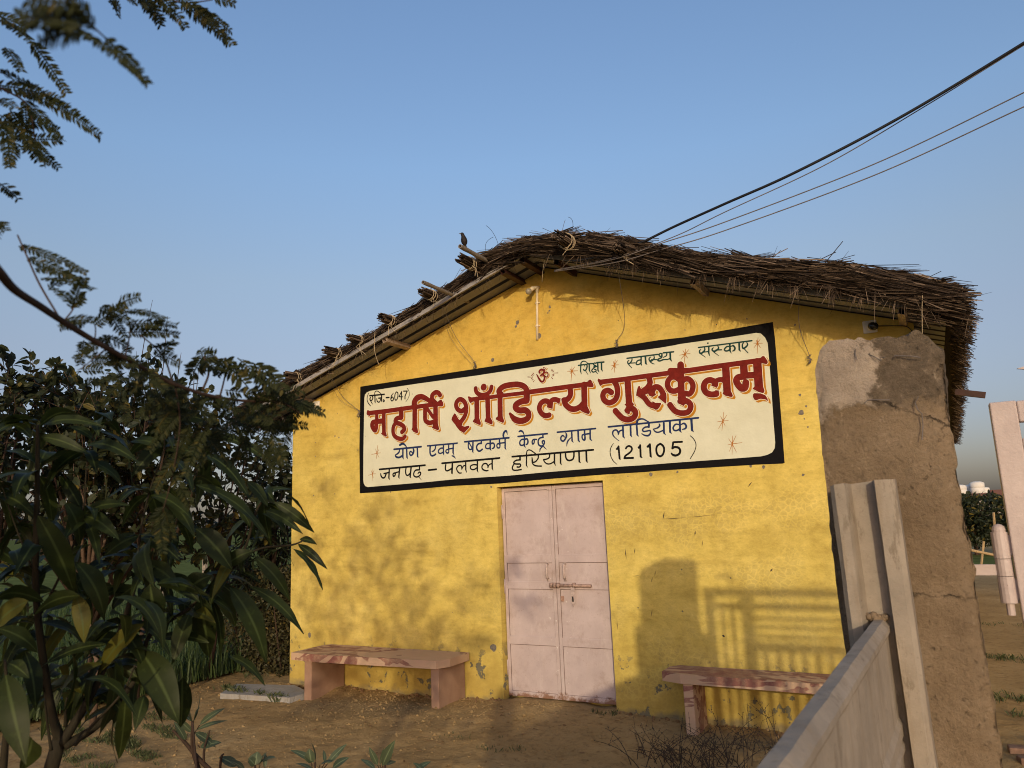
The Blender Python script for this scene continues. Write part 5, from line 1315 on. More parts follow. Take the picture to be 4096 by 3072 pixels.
LV = [(148,2055,282,2320,95,1.72),(300,2243,401,2445,108,1.78),(262,2005,308,2157,90,1.8),(137,2062,-20,1970,60,1.75),(165,1700,412,1690,48,1.78),(155,1745,350,1800,50,1.76),(347,1780,557,1834,55,1.85),(275,1704,376,1758,40,1.86),(125,1712,-10,1670,45,1.74),
      (347,1798,385,1880,45,1.88),(130,1755,40,1690,55,1.76),(140,1850,0,1800,55,1.74),(820,1815,988,1970,54,2.12),(826,1737,1091,1850,45,2.12),(772,1935,1049,2120,62,2.12),(650,1978,765,2120,70,2.0),(985,1925,1062,2010,48,2.2),(1092,2005,1243,2106,46,2.2),(1059,2042,1206,2118,40,2.22),
      (1046,2050,1142,2142,52,2.18),(953,2035,995,2095,40,2.2),(1194,2156,1263,2172,30,2.24),(1188,2174,1300,2258,34,2.24),(1167,2189,1275,2332,36,2.23),(781,2110,914,2250,92,2.1),(899,2268,1020,2190,62,2.15),(1016,2225,1143,2370,62,2.2),(965,2286,1040,2328,24,2.2),
      (917,2342,1046,2600,92,2.15),(995,2342,1195,2504,52,2.18),(801,2375,833,2581,88,2.08),(743,2370,850,2290,90,2.08),(704,2465,780,2540,72,2.05),(840,2570,600,2560,52,2.05),(911,2620,1046,2722,42,2.2),(562,2600,702,2848,122,1.95),(581,2491,413,2672,88,1.9),(600,2330,620,2470,100,1.85),
      (465,2646,388,2898,86,1.85),(504,2775,478,2982,62,1.8),(580,2775,545,2898,56,1.86),(730,2704,724,2868,76,2.0),(413,2652,245,2769,62,1.84),(433,2575,181,2646,46,1.86),(20,2690,100,2995,112,1.6),(130,2950,82,3062,100,1.62),(-10,2510,135,2590,72,1.65),(120,2400,-10,2500,90,1.68),(355,2390,160,2480,82,1.84),
      (100,2600,135,2800,72,1.7),(560,2150,720,2230,64,1.98),(600,1980,760,2060,52,2.0),(655,1800,830,1830,50,2.0),(655,1790,520,1760,46,2.0),(330,2060,470,2140,66,1.86),(335,2050,520,2010,52,1.86),(350,1840,480,1930,52,1.88),(255,2260,130,2330,60,1.84),(700,2110,600,2170,60,2.1),(560,2140,430,2210,70,1.97),
      (545,2340,460,2420,70,1.95),(575,2250,700,2330,74,1.96),(480,2510,560,2640,70,1.92),(660,2300,790,2390,70,2.08),(660,2310,560,2400,64,2.08),(20,2640,-40,2760,80,1.6),(30,2650,110,2700,60,1.6),(920,2290,850,2400,60,2.16),(850,2360,930,2480,70,2.14),(600,2545,500,2620,64,2.04),(1040,1985,1140,1930,0,2.2),(60,2100,120,2220,70,1.78),(10,1950,80,2030,54,1.76),(760,2450,700,2620,66,2.06),(740,2450,860,2480,60,2.1)]
lm = MB()
for x0, y0, x1, y1, w_, d in LV:
    if w_ <= 0: continue
    a = at(x0, y0, d); e = at(x1, y1, d+rng.uniform(-0.07, 0.07)); dv = e-a; L = dv.length
    toC = (Vector(CAM)-a).normalized(); n = (toC*0.75+UP*0.55+rnd(0.22)).normalized()
    leaf_blade(lm, a+dv.normalized()*0.004, dv.normalized()+UP*0.10, n, L, w_*d/F_PX*0.98, 0.19, 0.016, 12, 0.20, 0.85)
for s in STEMS[:3]+STEMS[8:]:                        # fuller whorls along the stems
    for (x, y, d, w_) in s[2:]:
        for k in range(6):
            a = at(x+rng.uniform(-10, 10), y+rng.uniform(-40, 40), d+rng.uniform(0.0, 0.12)); dv = Vector((rng.gauss(0, 1), rng.gauss(0, 1), rng.gauss(-0.35, 0.5))).normalized()
            leaf_blade(lm, a, dv, (UP+rnd(0.4)).normalized(), rng.uniform(0.09, 0.16), rng.uniform(0.024, 0.044), 0.3, 0.012, 9, 0.2, 0.85)
for i in range(95):
    x = rng.uniform(-40, 640); y = rng.uniform(2150, 2800) if x < 430 else rng.uniform(2150, 2520)
    a = at(x, y, rng.uniform(1.75, 2.25)); dv = Vector((rng.gauss(0, 1), rng.gauss(0, 1), rng.gauss(-0.5, 0.45))).normalized()
    leaf_blade(lm, a, dv, (UP+rnd(0.5)).normalized(), rng.uniform(0.09, 0.17), rng.uniform(0.026, 0.046), 0.3, 0.014, 9, 0.2, 0.85)
set_rib(lm.obj("foliage", MAT['mango'], sap, True))

# feathery tree whose trunk stands just outside the frame; its branches hang into it
aca = thing("feathery_tree", "feathery pinnate-leaved tree whose branches hang into the frame from its edge", "tree", (1.72, -6.45, -0.08))
tm = MB(); fork = Vector((1.80, -6.42, 1.75)); A0 = at(-60, 1020, 0.78)
tm.tube([(1.70, -6.47, -0.2), (1.74, -6.46, 0.7), fork], [0.07, 0.058, 0.046], 10)
tm.tube([fork, (2.05, -6.40, 1.85), (2.40, -6.36, 1.92), A0-Vector((0.08, 0.02, 0.0)), A0], [0.030, 0.022, 0.013, 0.0068, 0.0058], 8)
tm.obj("trunk", MAT['bark'], aca, True)
MAIN = [(-60,1020,.78,42),(0,1092,.82,38),(60,1160,.86,34),(160,1225,.92,30),(250,1285,.98,26),(380,1365,1.04,23),(500,1432,1.1,21),(620,1500,1.16,19),(720,1545,1.2,17),(850,1585,1.26,14),(1000,1605,1.32,11),(1120,1600,1.36,9),(1200,1592,1.38,7)]
def brc(s, n):
    m = MB(); pxtube(m, s, n); m.obj('branch', MAT['bark'], aca, True)
brc(MAIN, 8)
for s in ([(232,1262,.97,8),(160,1140,.98,8),(110,1030,.99,7),(70,940,1.0,6)], [(810,1560,1.24,10),(835,1490,1.25,8),(815,1425,1.26,6)], [(690,1530,1.19,8),(650,1420,1.2,6),(560,1340,1.2,5)], [(880,1585,1.27,8),(900,1500,1.28,6),(900,1430,1.28,5)], [(250,1290,.98,8),(290,1240,.98,6),(300,1200,.98,5)], [(430,1390,1.07,6),(330,1470,1.08,4),(310,1480,1.08,3)],
          [(1120,1600,1.36,7),(1180,1640,1.36,5),(1215,1660,1.36,4)], [(700,1540,1.2,7),(720,1700,1.22,6),(690,1900,1.24,5),(650,2050,1.25,4)], [(850,1590,1.26,7),(900,1670,1.5,6),(1050,1740,1.55,5)], [(500,1430,1.1,7),(520,1320,1.1,5),(500,1240,1.1,4)], [(380,1360,1.04,6),(370,1290,1.04,4),(250,1300,1.04,3)]): brc(s, 6)
for s in ([(-60,300,1.1,12),(0,350,1.1,9),(110,420,1.12,7),(140,560,1.12,5)], [(-60,20,1.1,12),(60,110,1.1,8),(130,170,1.1,5)], [(250,-80,.62,14),(330,60,.64,10),(420,150,.66,6)], [(500,-120,1.2,12),(620,-40,1.2,8),(720,10,1.2,6),(850,0,1.2,4)], [(-60,700,1.1,9),(0,735,1.1,6)], [(-60,870,1.05,9),(10,900,1.05,5)]): brc(s, 6)
fl = MB()
def pinna(x0, y0, x1, y1, d, ll, bend=0.08, nl=None):
    a = at(x0, y0, d); e = at(x1, y1, d+rng.uniform(-0.04, 0.04)); dv = e-a; L = dv.length
    if L < 1e-3: return
    n = ((Vector(CAM)-a).normalized()*0.85+UP*0.35+rnd(0.3)).normalized(); s = dv.cross(n).normalized(); n = s.cross(dv).normalized()
    mid = (a+e)/2+UP*(L*bend); pt = lambda t: a*(1-t)**2+mid*2*t*(1-t)+e*t*t
    fl.tube([pt(t) for t in np.linspace(0, 1, 7)], [0.0011]*6+[0.0005], 4)
    lw = ll*d/F_PX; k = nl or max(8, int(L/(lw*0.29)))
    for i in range(k):
        t = (i+0.7)/k; p = pt(t); dd = (pt(min(1, t+.03))-pt(t-.03)).normalized(); f = 0.65+0.35*math.sin(math.pi*min(1, t*1.1+0.1))
        for sg in (-1, 1):
            if rng.random() < 0.06: continue
            ld = (s*sg*1.0+dd*0.62+rnd(0.10)-UP*0.05); small_leaf(fl, p, ld, n+rnd(0.25), lw*f*rng.uniform(0.9, 1.2), lw*0.29)
PN = [(290,110,590,330,.66,44),(330,110,60,60,.5,70),(300,60,80,100,.5,70),(320,20,110,0,.5,70),(330,130,150,172,.5,66),(380,120,280,-10,.52,60),(340,40,200,130,.5,66),(420,150,590,335,.68,40),
 (0,80,140,180,1.1,38),(125,165,265,372,1.1,40),(20,190,85,285,1.1,34),(-20,60,110,120,1.1,36),(0,290,180,372,1.1,36),(-20,340,240,400,1.12,38),(150,385,402,547,1.12,38),(60,360,300,455,1.12,36),(90,400,240,562,1.12,36),(-10,400,60,432,1.1,34),(100,420,112,605,1.12,40),(100,480,232,522,1.12,36),(130,560,242,562,1.12,36),
 (20,480,40,665,1.12,38),(100,560,232,672,1.12,34),(150,570,182,672,1.12,34),(60,590,28,662,1.12,34),(40,440,150,640,1.14,40),(0,460,110,570,1.14,42),(-20,500,80,600,1.1,40),(0,735,72,797,1.1,34),(-20,880,22,922,1.05,34),(10,890,-30,960,1.05,34),
 (430,-20,472,62,1.2,34),(450,-20,482,42,1.2,34),(560,-20,642,102,1.2,36),(580,-10,650,92,1.2,34),(640,-20,742,110,1.2,36),(700,-30,932,182,1.2,34),(720,10,912,172,1.2,36),(760,20,926,127,1.2,32),(850,-12,937,17,1.2,30),(620,-30,690,60,1.2,36),(540,-30,600,30,1.2,34),(480,-30,540,10,1.2,34),
 (75,985,345,1092,1.0,26),(108,1032,338,1135,1.0,28),(140,1075,318,1118,1.0,28),(165,1115,372,1158,1.0,28),(195,1160,300,1080,1.0,26),(285,1235,340,1110,.98,34),(290,1215,228,1160,.98,32),(295,1225,342,1188,.98,30),(240,1295,378,1282,1.04,32),(340,1295,240,1312,1.04,28),(380,1300,500,1222,1.08,34),(500,1245,662,1278,1.1,30),
 (505,1300,705,1304,1.1,30),(510,1330,712,1342,1.1,30),(400,1230,525,1292,1.1,32),(430,1250,500,1352,1.1,32),(470,1220,560,1190,1.1,34),(450,1345,300,1435,1.08,30),(430,1350,525,1402,1.08,30),(340,1425,535,1432,1.08,30),(360,1445,550,1462,1.08,30),(420,1350,482,1505,1.08,30),(620,1430,700,1368,1.2,34),(600,1395,690,1375,1.2,34),(560,1345,640,1290,1.2,34),(640,1420,720,1460,1.2,32),
 (812,1430,872,1485,1.26,54),(812,1428,770,1500,1.26,51),(815,1430,860,1420,1.26,38),(812,1435,800,1400,1.26,36),(900,1432,962,1505,1.28,51),(885,1442,1002,1562,1.28,51),(905,1430,870,1500,1.28,36),(950,1432,1082,1562,1.3,51),(1010,1452,1112,1572,1.3,51),(1040,1462,1132,1562,1.3,48),(900,1560,1085,1602,1.3,36),(1000,1562,1182,1602,1.33,36),(1100,1582,1232,1652,1.36,38),
 (1180,1612,1272,1642,1.36,38),(1200,1622,1292,1652,1.36,38),(1200,1602,1212,1642,1.36,36),(1120,1590,1200,1560,1.36,34),(920,1640,1112,1722,1.5,34),(900,1680,1012,1742,1.5,34),(880,1700,1002,1792,1.5,34),(1050,1742,1112,1812,1.55,34),(830,1600,640,1642,1.25,34),(800,1650,650,1702,1.25,34),(760,1700,700,1852,1.22,34),(820,1720,740,1902,1.25,34),(850,1650,800,1852,1.27,34),
 (720,1650,600,1800,1.22,34),(720,1700,640,1760,1.22,34),(700,1840,620,1960,1.24,34),(690,1900,760,2030,1.24,34),(660,2020,600,2130,1.25,36),(655,2040,690,2160,1.25,36),(640,2060,650,2210,1.25,36),(950,1590,880,1660,1.3,34),(1040,1600,960,1680,1.32,34),(760,1560,680,1640,1.22,34),(700,1600,580,1650,1.2,34),(850,1580,950,1650,1.27,34),(600,1490,520,1580,1.15,32),(560,1470,660,1560,1.14,32)]
for q in PN: pinna(*q)
for i in range(70):                                  # darker sprays tangled along the main branch
    t = rng.uniform(0.45, 1.0); k = min(len(MAIN)-2, int(t*(len(MAIN)-1))); x, y, d, _ = MAIN[k]; x += rng.uniform(-60, 110); y += rng.uniform(-10, 190); pinna(x, y, x+rng.uniform(-110, 150), y+rng.uniform(-20, 130), d+rng.uniform(0, 0.3), 30)
fl.obj("foliage", MAT['acacia'], aca)
# its crown, beside the viewer and out of the frame: it throws the dappled shade on the wall
cr = MB(); cb = MB(); n_ok = 0
TG = [(-2.9,.9,.33),(-2.3,1.35,.42),(-2.55,.45,.4),(-1.75,1.25,.40),(-1.9,.75,.42),(-1.35,.85,.34),(-1.1,.35,.30),(-3.2,1.5,.28),(-0.85,1.05,.22),(-2.0,1.85,.26),(-2.9,2.1,.2),(-0.25,.45,.20),(-0.45,1.25,.16),(-1.5,.2,.35),(-2.6,0.0,.4),(-0.3,.95,.12)]
for (tx, tz, tr) in TG:
    for i in range(int(40*(tr/0.3)**1.5)):
        Y = rng.uniform(-6.9, -5.9); a = rng.uniform(0, 6.28); r = tr*math.sqrt(rng.random()); X = tx+r*math.cos(a)*1.15-0.53*Y; Z = tz+r*math.sin(a)*0.85-0.244*Y
        P = Vector((X, Y, Z)); q = px_of(P)
        if q and -1100 < q[0] < 4400 and -900 < q[1] < 3500: continue
        if (P-Vector(CAM)).length < 0.7: continue
        dv = rnd(1.0).normalized(); s = dv.orthogonal().normalized(); L = rng.uniform(0.10, 0.17); cb.tube([P, P+dv*L], 0.0015, 3)
        for k in range(9):
            for sg in (-1, 1): small_leaf(cr, P+dv*(L*(k+.5)/9), s*sg+dv*0.5, (UP+rnd(0.6)).normalized(), 0.042, 0.014)
for (tx, tz, tr) in TG:
    Y = -6.35; E = Vector((tx-0.53*Y, Y, tz-0.244*Y)); q = px_of(E)
    if E.x < 2.6: cb.tube([fork, (fork+E)/2+Vector((0, 0, 0.15)), E], [0.022, 0.013, 0.004], 6)
cr.obj("crown", MAT['acacia'], aca); cb.obj("limb", MAT['bark'], aca, True)

# ------------------------------------------------------------------ small trees beside the field
def tree(label, cx, cy, rx, ry, d, nleaf, bx, mat='guava', LL=0.100, tex=0.45, bark='bark', depth=0.9, sprig=0.25, group="small trees beside the field"):
    C0 = at(cx, cy, d); RXm, RZm = rx*d/F_PX, ry*d/F_PX
    g0 = at(bx, 2600, d); g0 = Vector((g0.x, g0.y, gh(g0.x, g0.y)))
    t = thing("young_tree", label, "tree", g0, group); tb = MB(); cm = MB()
    fk = g0*0.45+C0*0.55-UP*RZm*0.35
    tb.tube([g0-UP*0.1, g0*0.6+fk*0.4+rnd(0.04), fk], [0.032, 0.025, 0.019], 8)
    AXR, AXU, AXF = Vector(AX_R), UP, Vector((AX_F[0], AX_F[1], 0)).normalized()
    tips = []
    limbs = []
    for i in range(11):
        a = rng.uniform(0, 6.28); r = rng.uniform(0.35, 0.8); e = C0+AXR*(RXm*r*math.cos(a))+AXU*(RZm*r*math.sin(a))+AXF*rng.uniform(-depth, depth)*0.6
        mid = fk*0.45+e*0.55+rnd(0.06)+UP*0.05; tb.tube([fk, mid, e], [0.022, 0.013, 0.006], 6); limbs.append((fk, mid, e))
    for i in range(int(nleaf*0.66)//9):
        while True:
            u, v, w_ = rng.uniform(-1, 1), rng.uniform(-1, 1), rng.uniform(-1, 1)
            q = u*u+v*v
            if q < 1 and noise.noise(Vector((u*2.3+cx*.01, v*2.3+cy*.01, w_*1.2+d))) > -0.22+0.40*(q**1.5) - tex*0.25: break
        P = C0+AXR*(RXm*u)+AXU*(RZm*v)+AXF*(w_*depth)
        L0 = min(limbs, key=lambda l: (l[2]-P).length); b0 = L0[1] if rng.random() < 0.4 else L0[2]
        st = P+(b0-P).normalized()*min(0.28, (b0-P).length)
        out = ((P-C0).normalized()*0.7+UP*0.35+rnd(0.5)).normalized()
        end = P+out*rng.uniform(0.05, sprig); tb.tube([st, P, end], [0.0045, 0.0035, 0.0012], 4)
        for k in range(rng.randint(7, 11)):
            tt = rng.random(); p = (P+(end-P)*tt) if rng.random() < 0.7 else (st+(P-st)*tt)
            dv = (out*0.35+rnd(0.75)-UP*0.15).normalized(); small_leaf(cm, p, dv, (UP*0.6+rnd(0.7)).normalized(), LL*rng.uniform(0.65, 1.2), LL*rng.uniform(0.5, 0.68) if mat == 'guava' else LL*0.2)
    tb.obj("trunk", MAT[bark], t, True); cm.obj("crown", MAT[mat], t); return t
tree("round-leaved young tree cut by the frame edge under the hanging feathery sprays", 20, 1790, 190, 350, 6.4, 2300, -60)
tree("round-leaved young tree with the tall middle hump and a pale leaning trunk", 340, 1790, 215, 330, 7.0, 2900, 385, bark='palebark')
tree("round-leaved young tree with bare twigs rising above the long feathery branch", 640, 1770, 215, 300, 7.4, 2700, 560)
tree("low dense young tree filling in beneath the three taller crowns", 420, 2120, 420, 170, 7.8, 2600, 330, tex=0.5)
tree("sparse young tree with yellowing leaves in the gap before the wall", 930, 1930, 190, 270, 9.0, 1000, 830, tex=0.3)
tree("round-leaved young tree growing close to the yellow wall corner", 1075, 1990, 130, 200, 9.8, 1300, 1110)
tree("narrow-leaved weeping tree dark against the wall corner", 1075, 2240, 140, 230, 10.0, 3000, 1100, mat='narrow', LL=0.13, tex=0.9, sprig=0.12, group=None)
tw = MB()
for x, y, x2, y2 in ((640,1490,670,1265),(700,1480,725,1410),(770,1560,770,1465),(775,1550,795,1470),(540,1480,610,1200)): tw.tube([at(x, y+120, 7.3), at((x+x2)/2+6, (y+y2)/2, 7.3), at(x2, y2, 7.3)], [0.005, 0.0035, 0.0015], 5)
o = tw.obj("bare_twig_shoots", MAT['bark']); tag(o, "thin leafless shoots sticking up over the round-leaved trees", "twigs", None)

# clipped dark hedge against the side of the hut
hd_ = thing("hedge", "dense dark brownish hedge beside the hut wall", "hedge", (-4.3, 0.5, -0.1)); hm = MB(); hb = MB()
for i in range(9000):
    y = rng.uniform(0.25, 3.2); k = rng.random(); x = -3.72-1.25*rng.random(); z = rng.uniform(-0.08, 1.18+0.12*noise.noise(Vector((x*2, y*2, 0))))
    f = noise.noise(Vector((x*3, y*3, z*3)))
    if rng.random() < 0.65: y = 0.25+0.22*rng.random()+0.10*f
    small_leaf(hm, Vector((x, y, z)), rnd(1.0)-Vector((0, 0.5, 0)), (UP*0.3-Vector((0, 1, 0))*0.5+rnd(0.6)).normalized(), rng.uniform(0.035, 0.06), rng.uniform(0.02, 0.032))
for i in range(70):
    x, y = rng.uniform(-4.9, -3.75), rng.uniform(0.35, 3); hb.tube([(x, y, -0.1), (x+rng.gauss(0, .08), y+rng.gauss(0, .08), 0.6), (x+rng.gauss(0, .15), y+rng.gauss(0, .1), 1.15)], [0.012, 0.008, 0.003], 5)
for i in range(6): hb.box((-4.85+0.18*i, 0.60, -0.1), (-4.70+0.18*i, 0.72, 0.9))
hm.obj("foliage", MAT['hedge'], hd_); hb.obj("stem", MAT['bark'], hd_)

# crop beside the ground
cm = MB()
for i in range(26000):
    u = rng.random()**1.6; x = -4.45-u*9.5; y = rng.uniform(-5.0, 9.0)
    if x > -4.45-0.25*noise.noise(Vector((0, y*0.9, 5))): continue
    hgt = rng.uniform(0.18, 0.42); a = rng.uniform(0, 6.28); w_ = rng.uniform(0.006, 0.011); dx, dy = math.cos(a), math.sin(a); k = len(cm.v); l = rng.uniform(0.05, 0.22); z0 = -0.04
    cm.v += [(x-dy*w_, y+dx*w_, z0), (x+dy*w_, y-dx*w_, z0), (x+dx*l*.35+dy*w_*.8, y+dy*l*.35-dx*w_*.8, z0+hgt*.65), (x+dx*l*.35-dy*w_*.8, y+dy*l*.35+dx*w_*.8, z0+hgt*.65), (x+dx*l, y+dy*l, z0+hgt)]
    cm.f += [(k, k+1, k+2, k+3), (k+3, k+2, k+4)]
o = cm.obj("wheat_crop", MAT['crop']); setting(o, 'stuff')

# tufts of short grass
gm = MB()
def tuft(cx, cy, rx, ry, n, h, rot=0.0):
    for i in range(n):
        a = rng.uniform(0, 6.28); r = math.sqrt(rng.random()); u, v = rx*r*math.cos(a), ry*r*math.sin(a); x = cx+u*math.cos(rot)-v*math.sin(rot); y = cy+u*math.sin(rot)+v*math.cos(rot)
        if noise.noise(Vector((x*5, y*5, 2))) < -0.05: continue
        hh = h*rng.uniform(0.4, 1.2); b_ = rng.uniform(0, 6.28); dx, dy = math.cos(b_), math.sin(b_); w_ = 0.0035; k = len(gm.v); z = gh(x, y)-0.005; l = hh*rng.uniform(0.2, 0.9)
        gm.v += [(x-dy*w_, y+dx*w_, z), (x+dy*w_, y-dx*w_, z), (x+dx*l*.4, y+dy*l*.4, z+hh*.7), (x+dx*l, y+dy*l, z+hh*.95)]; gm.f += [(k, k+1, k+2), (k, k+2, k+3)]
for px, py, rx, ry, n, h in ((920,2770,.34,.07,520,.085),(1090,2795,.30,.06,420,.085),(1150,2690,.25,.09,200,.06),(700,2940,.5,.10,700,.045),(420,2960,.5,.12,700,.05),(560,3010,.6,.08,700,.045),(330,3040,.5,.10,500,.05),(250,2930,.4,.10,300,.05),(900,2600,.4,.2,300,.06),(1000,2700,.4,.15,160,.05),(640,2880,.3,.10,220,.05),
                         (1400,2738,.22,.03,120,.10),(2010,3000,.3,.1,120,.03),(2420,2875,.12,.04,60,.05),(3970,2630,.35,.12,160,.06),(4030,2640,.4,.12,160,.06),(4000,2850,.2,.07,160,.06),(3960,2800,.14,.06,90,.05),(4060,2800,.2,.1,130,.06),(3930,2500,.5,.2,120,.05),(3900,2800,.2,.1,90,.05),(1900,2960,.4,.1,60,.03),(800,2650,.8,.3,300,.06)):
    P = onZ(px, py, -0.075); tuft(P.x, P.y, rx, ry, n, h, rng.uniform(-0.3, 0.1))
o = gm.obj("grass_tufts", MAT['grass']); setting(o, 'stuff')
# crumbs of earth
em = MB()
for i in range(6000):
    if rng.random() < 0.5: x, y = rng.gauss(-1.2, 1.8), -abs(rng.gauss(0, 0.55))-0.02
    else: x, y = rng.uniform(-4.3, 2.9), rng.uniform(-3.0, -0.02)
    if abs(x) < DW and y > 0: continue
    s = rng.uniform(0.003, 0.010)*(2.2 if rng.random() < 0.07 else 1); c = Vector((x, y, gh(x, y)+s*0.2)); k = len(em.v)
    em.v += [tuple(c+Vector((s*sx*rng.uniform(.6, 1.3), s*sy*rng.uniform(.6, 1.3), s*sz*rng.uniform(.5, .9)))) for sx, sy, sz in ((1,0,0),(-1,0,0),(0,1,0),(0,-1,0),(0,0,1),(0,0,-1))]
    em.f += [(k, k+2, k+4), (k+2, k+1, k+4), (k+1, k+3, k+4), (k+3, k, k+4), (k+2, k, k+5), (k+1, k+2, k+5), (k+3, k+1, k+5), (k, k+3, k+5)]
o = em.obj("earth_crumbs", MAT['soil']); setting(o, 'stuff')

# fallen leaves and bits of straw on the earth
li = MB()
for i in range(420):
    x, y = (rng.uniform(-4.2, 2.9), -abs(rng.gauss(0, 0.9))-0.03) if rng.random() < 0.7 else (rng.uniform(-3.5, 2.5), rng.uniform(-3, -0.5))
    p = Vector((x, y, gh(x, y)+0.004))
    if rng.random() < 0.6: small_leaf(li, p, Vector((rng.gauss(0, 1), rng.gauss(0, 1), 0.1)), (UP+rnd(0.25)).normalized(), rng.uniform(0.02, 0.055), rng.uniform(0.010, 0.024))
    else: li.tube([p, p+Vector((rng.gauss(0, .05), rng.gauss(0, .05), 0.003))], 0.0016, 3)
for i in range(160):
    x = rng.uniform(-3.4, 2.9); y = -abs(rng.gauss(0, 0.07))-0.01
    if abs(x) < DW: continue
    s = rng.uniform(0.008, 0.022); p = Vector((x, y, gh(x, y)+s*0.3)); li.lathe([(0.001, -s*.6), (s*.8, -s*.3), (s, 0), (s*.7, s*.4), (0.001, s*.6)], p, rnd(1.0), 6)
o = li.obj("leaf_litter", MAT['litter']); setting(o, 'stuff')
# seedlings in front
def seedling(label, cx, cy, d, leaves, mat='seedling', extra=()):
    top = at(cx, cy, d); base = Vector((top.x+0.03, top.y+0.05, gh(top.x, top.y))); t = thing("seedling", label, "plant", base, "seedlings at the frame bottom"); s = MB(); l = MB()
    s.tube([base-UP*0.03, base*0.5+top*0.5+rnd(0.02), top], [0.008, 0.006, 0.004], 6)
    for e in extra: pxtube(s, [(x, y, d, w_) for x, y, w_ in e], 6)
    for x0, y0, x1, y1, w_ in leaves:
        a, e = at(x0, y0, d), at(x1, y1, d+rng.uniform(-0.06, 0.06)); dv = e-a; q = at(cx, cy, d)
        if (a-q).length > 0.012: s.tube([q*0.3+a*0.7+Vector((0, 0, -0.02)), a], 0.002, 4)
        leaf_blade(l, a, dv+UP*0.03, ((Vector(CAM)-a).normalized()*0.6+UP*0.6+rnd(0.25)).normalized(), dv.length, w_*d/F_PX*1.1, 0.08, 0.003, 8, 0.2, 0.75)
    s.obj("stem", MAT['bark'], t, True); set_rib(l.obj("foliage", MAT[mat], t, True))
seedling("tall seedling with long grey-green leaves spreading from one whorl", 770, 2885, 3.0, [(772,2890,748,2790,26),(772,2885,800,2775,34),(765,2885,722,2880,14),(798,2900,912,2845,26),(785,2920,918,2898,16),(768,2930,690,2875,22),(780,2930,845,3002,30),(800,2990,885,2995,34),(740,2960,682,2890,26),(775,2885,806,2840,20)],
         extra=(((770,2885,10),(768,2960,12),(775,3020,14),(800,3085,18)), ((690,2920,8),(740,2970,14),(790,3030,18),(840,3080,20)), ((815,3050,10),(818,2990,9),(840,2920,5)), ((880,3080,10),(885,3030,10),(895,3015,6))))
seedling("low seedling with broad dark leaves just showing over the frame edge", 1020, 3060, 3.0, [(1020,3062,980,3045,34),(1020,3060,1035,3005,52),(1030,3060,1110,3050,34),(1010,3055,1000,3025,34),(1060,3070,1062,3010,16),(1040,3062,1075,3020,26),(950,3065,870,3050,34),(980,3080,900,3060,34)])
seedling("bright yellow-green leaved seedling before the bench", 1260, 3050, 3.0, [(1258,3050,1152,3018,26),(1245,3052,1205,3030,22),(1245,3050,1232,2990,40),(1262,3050,1240,2975,10),(1300,3050,1292,3010,14),(1310,3055,1400,2985,26),(1330,3072,1408,3048,30),(1280,3060,1330,3072,26),(1250,3080,1180,3078,20)])
seedling("seedling with one tall upright leaf beside the yellow-green one", 1540, 3050, 3.0, [(1530,3062,1590,2960,38),(1510,3060,1466,2988,24),(1520,3060,1540,2990,10),(1545,3060,1580,3075,20),(1500,3075,1440,3060,20),(1660,3085,1730,3068,24),(1700,3090,1640,3066,20)])

# dead weeds in front of the second bench
for i, (px, py, n, lab) in enumerate(((2600,3060,9,"dead branching weed nearest the pale bench leg"), (2770,3060,10,"dead weed with arching seed stalks before the bench leg"), (2930,3050,11,"tall dead weed under the swirled bench seat"), (3060,3010,9,"dead weed leaning against the concrete fence"), (2690,3090,9,"low dead weed at the frame bottom below the bench leg"), (2880,3100,10,"thick tangle of dead weed at the frame bottom by the fence"))):
    P = onZ(px, py, -0.09); t = thing("dead_weed", lab, "weed", P, "dead weeds before the bench"); s = MB(); bd = MB()
    for k in range(int(n*1.6)):
        a = rng.uniform(0, 6.28); r = rng.uniform(0.03, 0.28); h_ = rng.uniform(0.10, 0.29)*(1.35 if i == 2 else 1); b0 = P+Vector((rng.gauss(0, .08), rng.gauss(0, .08), -0.02)); p1 = b0+Vector((math.cos(a)*r*.4, math.sin(a)*r*.4, h_*.7)); p2 = p1+Vector((math.cos(a)*r, math.sin(a)*r, h_*rng.uniform(-0.35, 0.55)))
        c = [b0*(1-t_)**2+p1*2*t_*(1-t_)+p2*t_*t_ for t_ in np.linspace(0, 1, 9)]; s.tube(c, [0.0036-0.0022*q/8 for q in range(9)], 4)
        for q in range(rng.randint(2, 4)):
            j = rng.randint(3, 7); e = c[j]+rnd(0.05)+UP*0.04; s.tube([c[j], e], 0.0011, 3)
            for _ in range(3): bd.lathe([(0.0006, -0.004), (0.0032, 0), (0.0006, 0.005)], c[j]+(e-c[j])*rng.random()+rnd(0.002), rnd(1.0), 5)
        for j in range(4, 9): bd.lathe([(0.0006, -0.004), (0.003, 0), (0.0006, 0.005)], c[j]+rnd(0.003), rnd(1.0), 5)
    s.obj("stalk", MAT['weed'], t); bd.obj("seed_heads", MAT['weed'], t)['kind'] = 'stuff'

